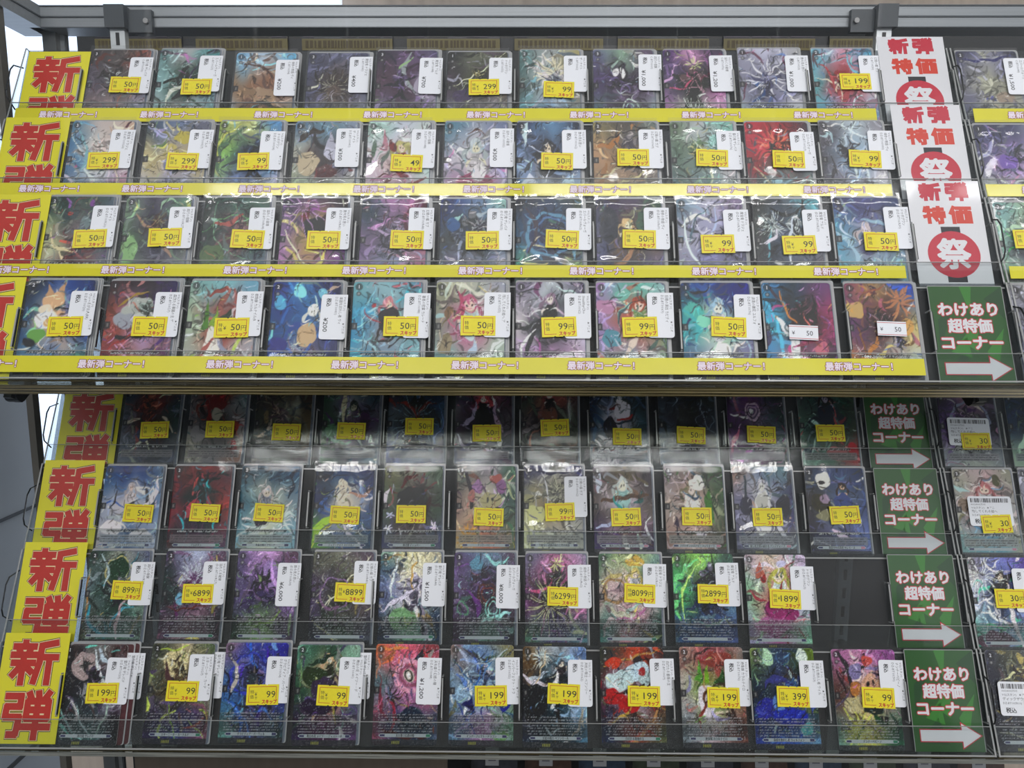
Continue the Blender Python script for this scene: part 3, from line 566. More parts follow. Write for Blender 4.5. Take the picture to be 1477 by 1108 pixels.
ART=[l.split('|') for l in '''grey clawed beast on rusty red|544655a54656766767866a8899a|D45,38,26,433,ccc s10,80,60,60,20,4,b65 s70,10,95,40,10,4,b54
teal hooded figure on white feathers|699abb5aa8bb354689 9bbccc8bb|K45,35,28,243,9bb s20,75,50,45,-10,7,cdc s70,15,60,60,8,3,436 s60,55,85,30,8,4,b7b
brown bone tree against blue sky|8bdbcd7bda86a75b98bcd754998|s15,15,70,40,-12,5,754 s45,25,85,60,10,6,865 e50,55,22,10,0,b97 e25,52,14,7,10,a86 b20,12,3,12,9,1.5,865 s40,62,80,72,0,8,543
grey violet thorn bush|557668557557544668669778889|b50,45,6,40,30,1.6,433 b45,45,4,32,18,1,bba e48,50,12,8,0,655 s5,70,90,72,10,5,99b
dark purple cloaked figure|435758547646535a9b769657879|s55,5,80,60,20,8,99a s60,10,40,50,12,4,9b8 K40,40,22,324,86a e75,45,12,14,0,a9b
black gold spikes with green beam|333776554545443765778989 99a|s10,45,95,2,4,2,ddb s20,50,80,6,3,1.2,cdb D55,35,22,332,cb7 e30,55,20,8,-20,546
silver winged armour|699abbbb8688cdd9987bc8ac9bc|b60,30,6,38,20,3,eec s25,15,45,60,-10,6,ddd s15,75,60,45,5,6,bcd K60,40,20,789,eee
purple serpent with white glow|6698a9657547435657689546 9ab|D45,40,30,324,76a e38,30,4,6,0,fff e50,30,3,6,0,eee r60,75,14,2,bcc r60,75,8,1.5,bdd
black demon on magenta|638c8b536758222b6ab7bfded9c|K48,42,30,211,d9b b50,18,3,14,9,2,dd9 s10,50,45,35,10,4,d58 s60,45,95,30,-10,4,825 b50,80,5,30,24,1.2,fff
violet and white winged figure|aaccceBBc99b779aacbcd88bdde|b45,40,5,40,16,2.5,eef K45,42,22,669,ccd s15,70,40,50,8,5,46a s75,8,90,30,5,4,a58
red haired figure in pink and cyan swirls|8bdeac5ad7bcb45dab8add8b9be|G45,35,20,b34,ecb,c56 s5,40,40,70,-20,4,edc s60,5,95,40,14,4,8ce s20,80,70,60,14,5,e8b s75,60,60,90,8,4,dde s10,20,30,50,-10,4,d56
hazy gold figure under violet|55799a446778aa9998779bbaaaa|D50,45,26,998,ccb s10,10,90,5,6,5,448 e70,60,16,8,0,a98
white winged beast over magenta|69bdccdba69ceeedcd89bbbdc8a|D50,35,26,baa,fff s10,10,25,60,-10,4,9cd s60,8,90,20,5,5,dba s5,90,40,82,4,7,a35 s55,90,95,82,-4,6,a47 t30,84,50,84,42,94,735
gold and violet armoured pair|56789b889dc9cb9cb8ccdaacbbc|G45,35,16,dc7,edc,99b e60,20,14,7,0,dc5 G70,40,12,dc6,ecb,a9c s5,60,50,45,-8,8,cb8 s10,30,35,20,6,4,8a6
black knight with green crescent|9b6cd859c8c62467ac89c79cbbd|s10,70,45,8,-22,7,586 s5,50,35,5,-16,4,cd6 K62,40,26,123,68a s50,60,90,70,5,6,456
maroon eared beast in cream fur|68a79a9abbba54488a9a8bcbccb|s10,25,45,12,-10,9,543 s30,12,60,35,8,8,433 e25,50,18,14,0,cb9 e60,35,14,10,-20,ccd t50,30,60,10,68,32,bbc e55,60,16,8,0,733 s60,40,90,50,8,5,545
blonde girl with bow and letter A|bdcddedddedeeccdeedbcc9bddd|G55,30,20,dc8,fdc,c45 t20,35,28,10,38,35,d9a e10,32,5,10,0,898 e42,30,5,5,0,b33 s10,70,40,60,6,6,c8a s60,75,95,65,5,5,b45
silver haired girl in frilled pink dress|79baac88bbacdcda9cc8bd7bbad|G50,30,24,ccd,edc,dcd e50,78,30,18,0,b58 s35,15,65,15,-8,3,855 e55,62,12,10,0,ede
black haired girl among blue crystals|34769c3468ad34679c79cbcd9bd|t5,5,20,2,12,30,bde t80,5,95,20,85,35,9bd t20,60,5,80,35,75,cdf t60,80,90,60,95,90,bdf G50,30,22,235,edc,456 s20,30,45,70,-20,4,cdf
running spear fighter in tan dust|a95765887c96a86876a86b97987|s5,30,40,15,8,10,c84 s20,20,90,5,0,3,543 K60,30,24,655,cba s0,70,60,40,5,4,dc9 s10,85,95,50,4,3,dc8
green lightning beast|797bcc8cb7988a9ccc68879a9bb|D40,35,24,686,dd9 s30,20,55,85,-18,3,dec s55,85,90,60,4,4,cdd e75,25,16,10,0,9dc b70,22,3,20,12,1.2,cff
red flame dragon|d24c23634b23732545688789ccb|b40,30,4,40,16,4,e34 b50,25,3,30,14,2.5,f75 D55,38,22,422,d44 t30,80,50,65,60,90,bcd s10,55,40,90,-5,3,ca8
pale grey dragon with blue streaks|778bcd99a6679bdccd778aacdde|D45,40,30,556,bcd s40,5,95,20,8,4,def s20,80,60,50,12,3,bdf s70,30,80,90,8,3,def s5,50,40,90,-8,3,889
purple mecha with violet sparks|44755899b669a8c99addd bbc88a|D55,40,30,557,b9d e45,45,14,9,0,86c r70,75,16,2,dde s20,80,60,60,5,4,d9c
red eyed robot in green shade|243354567bb8766556ccb73399a|e35,20,12,8,0,455 e35,20,4,3,0,c43 e60,30,9,8,0,788 s10,40,50,60,14,6,dc9 s20,85,80,60,-8,6,733 K55,45,20,545,899 e68,8,4,3,0,849
brown winged rider in green mist|797556697575445565 8a855699a|D50,30,22,543,996 s20,20,55,35,6,4,a86 s40,35,75,45,6,4,aa4 e15,60,12,16,0,8b7 s5,25,20,5,5,4,9c9
green wires around masked figure|132365576243644365354487678|s5,20,90,10,20,1.5,8c9 s0,40,95,30,-20,1.5,6b6 s20,5,80,70,30,1.5,7b8 s20,30,60,20,6,8,a54 K60,38,20,534,a98 e20,65,18,12,0,574 s10,80,95,70,10,1.5,9cb
black red eared beast with gold blades|536857423969c95627c7ba69949|s10,55,60,90,2,5,db6 s5,35,50,80,4,3,edb t30,25,40,10,45,30,822 t55,30,72,12,68,38,622 e52,35,18,14,0,322 s45,85,70,60,4,6,ec6 b30,10,4,50,12,1.5,d9d
purple winged armour figure|346b7b725869657b79 86a99cb7a|r60,40,30,2,324 s20,30,70,35,12,4,b9c K55,40,24,546,cad s70,10,80,40,8,6,735 b50,85,3,25,14,1.5,324 s75,5,95,30,6,3,d79 r18,82,5,1.5,bbb
blue silver armour with cannons|24968b8bb456234579 66999bbbd|K50,32,28,345,aab D30,40,18,346,89b D65,30,16,335,9ab e20,30,10,8,0,36a s10,65,60,80,5,4,bbd
coiled teal dragon over gold script|345357464368236345 5a86769c8|r50,40,34,4,59b r55,38,24,3,47a s15,10,20,60,-14,7,445 D60,35,16,124,68a s10,70,50,72,3,3,ed8 s30,76,80,74,3,3,ee9
blond figure in brown coat|446546354557753656558335769|G48,28,16,ca7,edb,654 s20,75,60,50,8,8,a75 s60,10,50,60,6,2,aa8 e20,30,16,20,0,445 e75,25,14,12,0,465
white haired figure with ice blades|79bbbd98baacaad55788b77b99c|s10,20,40,80,10,4,def s60,10,30,60,-10,3,bcf D70,40,18,435,a9c s5,80,60,85,6,6,eef s50,10,20,50,12,3,68a
white cloaked figure with dark crest|233456 5ab344568678445456667|b28,30,3,24,24,1.2,cdd K62,32,22,234,dee s5,50,35,35,8,5,ccd s60,20,55,80,6,5,bcd
pale haired figure in blue water|34856a3595ad89b5796bd8bd7ac|G45,35,18,ccd,dde,67a s0,40,30,75,-10,7,9ce s10,30,25,45,5,4,bdf s30,80,90,70,6,6,8ce s10,90,25,80,3,3,8b5
black uniformed girl on green circuit|8bbaca9bb9cb334536acaddeccc|G60,25,24,324,ecc,333 s5,30,30,45,0,1.5,3d6 s30,45,10,60,0,1.5,3d6 s60,70,90,85,5,10,eee
wolf headed swimmer on deep blue|24636b248369eca24a7ac68b6a9|e42,22,16,9,-10,db9 t28,16,32,4,40,16,ca8 t46,12,56,2,58,18,ca8 e30,30,9,5,-20,edc s40,30,60,50,8,5,dde e35,42,16,9,0,eee e38,45,6,4,0,db8 e25,58,12,7,0,7b6 s10,75,60,68,12,4,69c e15,65,9,5,0,234
ruffled red queen|523534416a43b8b625934a66967|e55,20,12,8,0,534 s15,28,60,12,-5,3,b83 e45,28,24,10,-15,baa e30,42,20,8,10,a9a e55,40,18,8,-20,cbb s20,60,70,45,8,8,312 s5,70,50,50,4,4,b33 K60,30,16,655,ccc
white stag with green leaves|9ba9cc8bcbcab54aaabbaca9cbb|s30,15,60,10,-4,8,b65 s60,10,55,45,8,10,b76 t20,50,28,20,34,50,7a3 t34,48,42,28,46,50,ac4 t46,40,66,30,64,48,564 e40,65,12,16,0,fed s30,85,45,60,-6,6,c76 s50,60,70,75,6,5,aab
deep blue spirit in dark water|13a38d12715a26b34914b98a237|e12,22,8,8,0,4ae e40,10,10,7,0,7df e75,12,8,6,0,6be G62,30,16,cde,cde,47b s20,60,70,50,-14,10,25b e55,55,14,12,0,ba9 e15,65,12,8,0,23a s30,80,60,66,6,8,36c b40,68,1,12,8,1,ade
pink haired figure in cyan sea|6bc8cd5ac3ad9ab6bc4bd6ac8cd|G52,22,15,c9a,edc,234 e55,40,16,14,0,345 s20,30,45,45,5,2,b45 s30,60,75,50,8,4,222 s5,60,40,80,-10,4,9de e30,25,4,3,0,b56
pink haired girl with teddy bears|bb9ccbbbcaa9d8accb9bbbcbbcb|G50,22,22,d79,fdc,dee s35,12,30,42,-8,8,d68 e18,32,8,6,0,a86 e15,66,12,10,0,ba8 e15,58,6,4,0,a97 s45,80,55,60,4,8,cde s60,5,95,20,0,3,ed9
black coated singer on white|98accd657dcd334dcea8bc9cdbd|G50,18,16,a8a,edd,223 s15,75,45,35,-6,10,324 s55,35,75,60,8,8,324 s10,80,30,50,-10,4,fff s35,90,30,60,6,3,c6b e60,82,8,4,0,edb s60,5,95,15,0,2,dff
orange haired girl in pastel flowers|b9c7cbacca9cc76 8b89aa9abbbb|G62,22,18,c64,fdc,9b7 e15,25,14,8,0,c9b e40,12,12,6,0,8cb s35,80,60,55,0,8,edc s60,70,85,85,4,9,954 e20,58,14,9,0,6ab s45,90,60,78,4,6,cdd
pale blue haired girl in glowing sea|25825a23a3bcadc79c57acde88b|G52,25,22,9ce,dee,cde e18,30,14,9,0,5cc s5,30,20,60,-10,8,4cd e30,40,10,6,0,8ed s10,78,45,70,8,8,769 e55,72,14,10,0,eff s15,10,40,5,4,3,124
blue black blade with white crescent|27b3467484ad423a3748cc8b425|D58,30,26,212,857 s25,8,50,45,6,3,d84 s15,35,38,88,-14,11,eef s5,20,20,90,-10,6,5be e50,92,22,7,0,c79 s40,65,90,50,6,5,936 e80,68,9,7,0,c68 s60,30,80,60,5,2,e77
orange flame battle on blue sky|a56b8535b847633db7d84ca9ccc|b80,18,3,24,14,4,d85 e12,28,14,9,0,da6 D45,38,20,522,c99 s10,80,40,55,6,7,d83 s30,90,70,60,-6,5,ec7 e85,45,10,8,0,ea5 s15,45,30,80,3,3,a62 e85,85,9,7,0,eee s20,8,60,2,4,3,b64 D70,60,14,312,a9b
hazy grey blue figure|99abba88988a66799a99baacbbc|D50,40,26,778,ccc s20,80,60,60,6,5,bbd
red armoured fighter with light streaks|334733446556522344667334445|K48,28,26,622,a65 s5,45,30,40,3,5,ba9 s0,85,50,62,5,4,aa9 s60,15,95,5,0,3,bb9 e40,60,12,10,0,446 D50,30,20,422,a54
red hatted toy maker|766a32788877544988a98877a76|e45,20,20,11,0,822 e50,36,10,8,0,a98 s30,25,35,48,-4,7,922 e82,50,7,6,0,a43 e20,60,14,10,0,988 s20,50,70,60,4,6,544 e85,75,7,9,0,933
brown crowded machine|433543432443554653555554655|D45,35,24,433,876 e65,60,8,5,0,985 e20,40,6,8,0,764 D30,60,16,344,776
green and white winged fighter|354899245354436556475667578|s35,5,38,45,0,7,bb9 G55,25,16,233,998,546 s10,60,50,70,5,6,698 e18,55,10,8,0,586 s60,60,95,85,3,4,abb e75,45,10,14,0,425
black horned bat figure with red wings|324246124456012357458568557|D50,28,20,111,322 s50,40,15,20,10,6,722 s55,40,85,20,-10,6,622 s50,45,85,85,4,5,235 b50,40,6,50,18,1.2,79a t42,22,46,5,52,22,000 t54,22,60,5,62,24,000
red haired girl in black coat|425c56424424213545446435556|G50,15,18,b45,cbb,211 e50,38,18,14,0,111 s15,50,35,20,4,7,98a s70,20,85,55,5,7,a8a s5,60,30,80,3,4,98a e80,70,5,5,0,ddd
crimson clad warrior with debris|443a54533544322443333643544|G52,10,14,944,ba9,311 e50,35,14,10,0,743 s10,10,30,35,0,8,554 s60,20,90,50,0,7,665 s0,60,40,40,0,6,766 s50,70,95,80,0,6,665
white scarf fighter with gun|124457134246bbc3567789 9a678|G55,12,12,456,ccd,ddd e58,28,14,12,0,ccd s50,40,75,35,3,5,a22 e35,50,12,14,0,224 s10,85,60,50,0,2,234 s60,60,80,90,0,2,334 e50,75,24,14,0,99a
black silhouette creature|234123122345112234456334445|D50,35,30,011,344 e50,50,20,18,0,011 s75,15,95,55,8,2,678 r82,40,14,1.2,567 s10,20,40,15,2,3,345
purple swirl with glowing eye|425627334526657345858636556|r45,30,14,3,b9b r45,30,8,2,a8a e45,30,4,3,0,eee b45,30,14,36,20,1.2,646 s5,80,20,50,-3,7,b58 s15,90,40,70,3,5,a5a
black hatted girl with red drum|344365243465234454798576a44|G50,12,16,122,889,233 e50,32,14,12,0,234 e90,75,10,8,0,b23 e60,80,18,8,0,a66 s30,50,10,90,-4,3,9ba s60,30,85,50,4,3,566
white and violet armoured figure|324b8a435648546435 99aaaa889|r55,40,34,4,88a D45,30,22,425,a9a s60,8,80,30,4,5,cbb
dark teal warrior|134235134246235146 8a9687788|D50,40,26,123,48a
white winged angel in blue sky|26a25a79babddde8adccd68bbce|s60,50,92,12,14,9,eef s65,55,95,40,8,7,ddf G48,25,13,ccd,edd,dde s25,30,15,50,-4,3,556 s40,45,60,40,3,2,234 e20,72,18,8,0,eef e75,80,20,8,0,eef s10,60,40,55,3,6,bcd
black armoured devil on dark red|522822523823122a33423524635|t25,60,50,8,75,60,a34 K50,32,26,122,478 s12,55,22,75,-6,4,3ab s88,55,76,75,6,4,3ab D50,62,20,212,635 t42,20,46,8,50,20,011 t52,20,58,8,60,20,011
white haired swordsman in grey storm|578689 36869acdc8ab8bcded9cd|G45,30,16,ddd,ddc,9ab s10,60,90,40,10,5,eee b75,60,3,26,10,1.2,eff e40,60,14,10,0,556 s5,80,50,70,5,6,dee s60,80,95,75,5,5,cde
silver haired girl in green light beam|134258347247ddc4696a4469257|G48,22,16,ddc,edc,ddc s60,30,95,28,8,7,b98 t0,90,0,70,45,48,ad4 s0,92,50,50,0,3,ee6 s50,50,90,52,-4,5,ddd s55,70,90,98,0,5,ccd
dark horse rider with white lilies|664887454565433454446544557|e50,40,26,16,0,333 s30,25,55,12,-6,8,622 s60,20,70,8,3,6,744 s55,55,80,35,8,9,422 b12,72,1,9,6,3,ddf b88,70,1,9,6,3,dce b12,58,1,7,5,2.5,ccf
smiling pumpkin sprite in autumn wood|776a99575a87dca676db8d86886|s12,5,25,50,-4,8,544 s60,3,90,40,6,5,565 e58,40,16,10,0,cb8 e35,25,10,8,0,b8a e65,15,9,6,0,c76 e75,25,9,8,0,a79 e25,35,8,6,0,c87 e53,39,2,2,0,222 e62,38,2,2,0,222 s52,45,62,45,3,1.5,844 s40,55,75,55,3,3,322 b20,80,2,26,12,3,ea4
golden dragon under night blue|447bba336bb8a97999ddaccbbba|D50,32,24,776,ddb s10,3,90,3,8,6,336 b60,30,5,26,14,1.5,ddb s30,8,40,45,-6,2,eee e20,55,16,10,0,dd9
white haired sailor girl in classroom|878654545655dcd766537745536|G50,20,20,ccc,edc,acc s10,8,10,30,0,8,ccd s30,3,95,20,0,8,765 s15,40,95,32,0,7,754 s35,36,50,50,4,5,3aa s5,70,35,62,3,7,bbd s50,80,60,98,0,8,dcc s75,78,80,98,0,7,ccb
blonde girl in bright tiled room|a99987574ba9dba675a87dba765|G45,25,20,a97,edc,fed e55,20,14,9,0,fed s75,10,90,60,4,5,453 e75,50,8,20,0,694 s20,65,25,85,3,3,424 t12,68,20,60,26,70,535 s50,75,65,80,3,9,edd s35,30,60,35,4,4,578
white haired bride with navy ribbons|b9889b79a88accd44766899a778|G50,22,20,ccd,ddd,eee s20,10,25,60,0,5,456 s50,5,55,15,4,4,334 e20,45,12,10,0,446 e82,45,12,12,0,335 e45,65,14,14,0,eee s70,60,90,85,4,8,dde e48,38,10,8,0,ccc
blue robed girl beside white masked ghost|34645834744567945833555 867b|e30,15,12,11,0,ddd e28,18,6,3,0,334 s22,22,38,24,2,1.5,222 G62,22,14,433,dba,468 e62,40,16,10,0,459 e22,40,16,10,0,443 e30,55,18,6,0,887 s40,70,70,80,4,8,cbd e30,35,8,5,0,98a
pink haired girl with brown bow|bbacbbaa9aaadaabbb9bb8bcbba|G52,22,20,c88,edc,ddd e72,12,8,6,0,775 e15,40,10,8,0,a98 s20,60,60,75,6,5,7ac
grey fragment of art|889999777889999777778888999|e20,30,20,20,0,99a
teal haired beast with gold chains|354898568688243798454476687|e50,18,18,14,0,253 r50,22,22,2,bb7 s20,5,30,40,-8,4,acc s70,5,85,40,8,4,899 s10,60,40,90,10,6,3ab s50,80,80,60,-8,5,4ab K55,40,18,334,9aa s70,50,60,95,6,5,baa s5,20,8,70,4,3,a84
black and silver spiked flower|435aac646344757445646867545|b50,28,5,34,26,2.5,bbc b50,34,3,20,18,1.5,626 s10,60,90,50,10,3,733 e30,52,8,6,0,7ac D50,45,18,322,a8a s85,5,75,40,-4,3,cb5 p20,14,1,a68
violet crystal beast|547c9d646658325 97b3448a7546|e55,25,16,14,0,97b D45,35,26,324,b8d s60,10,80,50,8,5,c9e s20,30,10,60,-4,5,657 p20,10,1.2,8b6 s30,80,80,65,6,4,8a5
black gold spikes crossed by pale beam|554776545546332655334454556|D58,35,24,332,cb6 s20,60,95,5,0,2.5,ddb s5,75,50,98,0,3,bb8 r40,45,24,2,869 s15,50,50,60,8,6,757 p16,14,1,998
white armour with golden wings|588ddacca679ccdaa94568b9357|b65,20,4,40,18,3,eec s30,8,20,50,4,5,dee K58,38,24,778,eef s5,62,60,35,4,7,dde s70,40,80,95,3,7,99a s65,55,75,90,0,4,345 e40,72,22,12,0,8b8 s60,10,55,40,4,4,db6
purple serpent with teal rings|54768a546658324657435577334|D45,30,26,324,76a e38,12,12,7,0,58a r55,45,16,3,533 r55,45,10,2,733 r65,60,14,2,7bb r65,60,8,1.5,8cc s20,40,40,70,-8,6,638 r15,60,9,2,587
black demon on pink spines|768c7a98a747322c7a687658689|K52,30,26,211,979 b52,12,2,14,9,2.2,dd9 s10,40,45,30,6,5,c58 s60,35,90,15,-6,5,a58 b40,55,4,50,22,1.4,cc9 s50,60,50,95,0,2,212
blonde fairy in gold ribbons|686bc88a9cbadbbaba698c99354|G60,22,16,dc7,edc,ccc e60,8,14,6,0,db5 r25,40,18,4,b96 s5,30,40,25,-6,6,cb7 s30,70,80,55,6,5,c8a s20,60,60,65,5,6,cca s60,80,85,95,-6,3,ba6 s40,75,60,60,5,4,d9a
black wolf knight with green crescent|2538d63654c723459a368258469|s8,70,40,5,-20,7,6d8 s18,75,48,8,-18,3,af7 K62,28,28,123,abc s20,60,55,45,4,8,246 s60,45,85,60,4,6,123 s30,72,90,70,6,3,7bb
blonde idol girl in pink dress|cabecbdbdacae88dcebacc7aadb|G55,22,22,dc6,fdc,eee e28,26,6,5,0,c33 t15,25,22,6,32,22,d76 e55,60,28,14,0,b48 e40,75,30,8,0,c7a s8,40,30,50,4,6,c56 s60,30,55,45,3,4,b33 e60,10,8,4,0,dce
lightning swordswoman on cyan|99a89e65bcdf236aaf4ca8ad4b9|G50,20,13,223,edc,234 s30,35,80,15,0,8,334 s60,30,70,95,4,7,dde b20,20,5,50,20,1.5,eff s5,50,60,35,0,2,fff e30,88,30,9,0,636 s5,75,50,80,-8,4,5da
black winged dragon with white feathers|322777422211334ccd233466212|e35,22,22,14,0,a99 D38,22,12,333,444 s50,5,95,55,10,6,cde s55,3,98,30,8,4,bcd s60,20,85,60,8,4,dde K50,32,16,222,657 s5,65,45,95,4,3,9cc s30,60,60,92,4,2,bdd s80,60,60,95,-4,3,acb s15,55,35,75,-4,3,bbb s5,78,30,92,2,3,5ba
gold armoured rider in dark steel|554ba8564665653776435448856|e40,20,20,14,0,dc9 D45,25,20,543,cb8 s25,20,55,50,6,8,644 s10,5,60,2,3,3,bc5 s75,30,85,60,4,6,875 s60,10,95,15,3,2,bc4 s20,60,50,55,4,8,657 s35,60,50,95,0,1.5,ad4 s70,75,95,95,0,2,bd5 s60,85,90,75,4,4,b65
blue coiled dragon with star|76934b22a36b33634a589448357|r42,32,30,3,34c r45,34,22,2,56c s10,15,15,50,-8,6,aab b50,32,3,14,7,3,112 s5,55,35,90,-8,6,26d s10,60,50,98,-8,3,58e s65,5,90,30,6,5,42c b60,50,4,18,12,1.5,113 e45,35,6,6,0,346
blonde figure in black coat on green|587354 8a9354ca8466315525647|G52,15,15,ca8,edc,332 s20,20,60,10,0,7,243 e30,32,20,10,0,342 s35,48,60,30,-4,4,bbb e45,45,22,12,0,435 s20,55,70,52,0,8,547 e40,62,30,8,0,314 s8,10,10,55,0,2,796 s60,60,70,80,0,3,a95
pink spiral eye over dark wreath|d64e68a45778c7ad68a5733655 7|r55,32,22,6,e9b r55,32,14,4,a57 e55,32,9,6,0,dbb r55,32,6,2,433 e55,32,2.5,2,0,fff b55,30,22,34,9,3,758 t60,16,78,0,72,18,434 s22,55,28,90,-10,5,b35 b28,52,2,14,12,1.6,422 s30,55,75,68,4,2,a86 e60,75,22,12,0,335 s15,85,85,92,4,8,712 s5,5,50,3,0,5,e85 s10,20,30,8,3,4,e75 s75,5,98,30,0,4,d45
pale blue dragon with scratch lines|98879c9978ac9bd89968aa8b8ba|s30,30,25,70,-4,6,def K55,32,20,568,ccd s10,55,45,90,0,2,35b s60,10,40,60,6,2,48d s5,15,60,50,4,2,37b s70,5,30,85,4,1.5,59d b60,40,6,40,16,1,57b t20,62,35,50,38,66,228 t80,62,98,58,85,68,34b s40,20,90,5,3,3,bcd e80,90,14,5,0,8b8
white feathered knight in navy cloak|6539ab57a3342458ac23513458a|b30,12,2,18,22,1.4,cdd K60,28,24,234,abc s0,28,40,38,4,7,ccd s60,18,52,60,4,5,eef s40,5,15,45,0,2,cb9 G60,16,8,456,edc,334 e15,55,24,18,0,123 s55,55,70,95,4,6,112 t44,62,50,58,56,66,cde s85,60,80,75,4,8,8ac
ruffled queen in red flames|543c42533734bab733335a43764|e60,14,9,5,0,533 e60,24,18,9,-15,ccd e30,34,24,9,-10,ccc e70,32,12,8,0,bbb s35,45,65,38,4,9,411 e20,50,16,8,0,c22 e45,58,18,8,0,c22 s5,20,95,3,0,3,c84 e20,16,14,6,0,d42 s10,75,50,55,8,4,c94 s40,98,90,60,6,5,c85 e65,25,5,4,0,b33
antlered stag with green flames|b87b66a98cba9a5a76999dbb854|e55,12,26,7,-5,a54 s60,10,70,35,6,10,b65 s30,12,40,8,2,6,b55 t22,35,30,12,36,36,7a4 t36,34,44,18,48,36,9b3 t52,38,66,22,72,36,573 e40,55,14,18,0,edd s30,80,42,55,-6,5,a54 s50,65,70,70,8,7,cbe s75,50,90,75,4,6,643 s40,42,38,60,3,4,853 s60,0,75,15,3,2,ea9
blue armoured spirit in glowing dark|796247573135347134 24a25b58b|e28,10,7,9,0,9cb e82,8,7,9,0,bdd G60,25,14,334,9bc,36a s20,40,60,35,-10,10,349 e20,60,18,10,0,23a e55,68,26,9,0,13b e40,55,10,8,0,58d s30,70,80,60,8,5,24c e80,80,12,6,0,5cd s50,18,60,30,0,4,346
smiling pumpkin sprite in pink wood|b79c8aa69754dba9878a9dc6475|s15,5,30,50,-4,8,544 s5,20,18,45,0,4,533 e60,35,16,10,0,da8 e53,34,2,2,0,322 e62,33,2,2,0,322 s54,40,64,39,3,2,a43 e55,12,9,6,0,d65 e35,22,9,9,0,98a e35,40,8,7,0,c84 e30,55,16,8,0,cb8 s60,65,80,72,5,9,363 b30,80,2,34,12,3,dd6 s55,20,75,15,3,5,98a e58,60,14,6,0,343
black and gold machine crossed by beam|334554446223332544223334223|s10,35,98,2,0,3,cc9 s5,80,98,95,0,3,aa8 D60,25,22,322,a94 e55,8,5,6,0,a95 s40,30,95,40,4,4,874
'''.strip().split('\n')]
PLATE=[['アージェントグランジャー','アルボオン','氷晶の騎士 ナリーナ','ティアーナイト ステイルノ','絶月獣 ディッパー','ナンナーベビーノ','力紋ない 必殺の騎士と世の禎福','組み上げた努力の理 イスベール','アバウダントロゾリー フェリオーラ','美し花き思い届ける アンノディープ','異星守の吉済美 セレモーヌ','残してくれる絵へ アルメリア',''],
['雷刃竜 ザレバド','スターニーター カーテルド','グラビディア・バーウェル','舞台の花 メイツー・ディストーネ','天を纏う幻惑の瞳','インパーフェクト・ドラゴン','天杖の騎士 ベフンリール','白刃たる薔薇の主','絶角獣 カラルテイロ','斎盾を抱れし者 ウィルフォン','ナンナーベビーノ','']]
LN3=['ヴぃ～るがお人(RR)','森然たる華園の主 ゲ','樹角獣 カルナイル(RR','楽園を討れし者 ウィ','著者の密談 カレード','残してくれる絵へ ア','StealthyChorus','狂穂の演出 カピティ','涙滴の雛花 ユルフォ','','','']
GR='32133123112232233122132122222211313221120000000000000021212131221131222231221323123221212311'.ljust(100,'2')
ai=0; nst=0
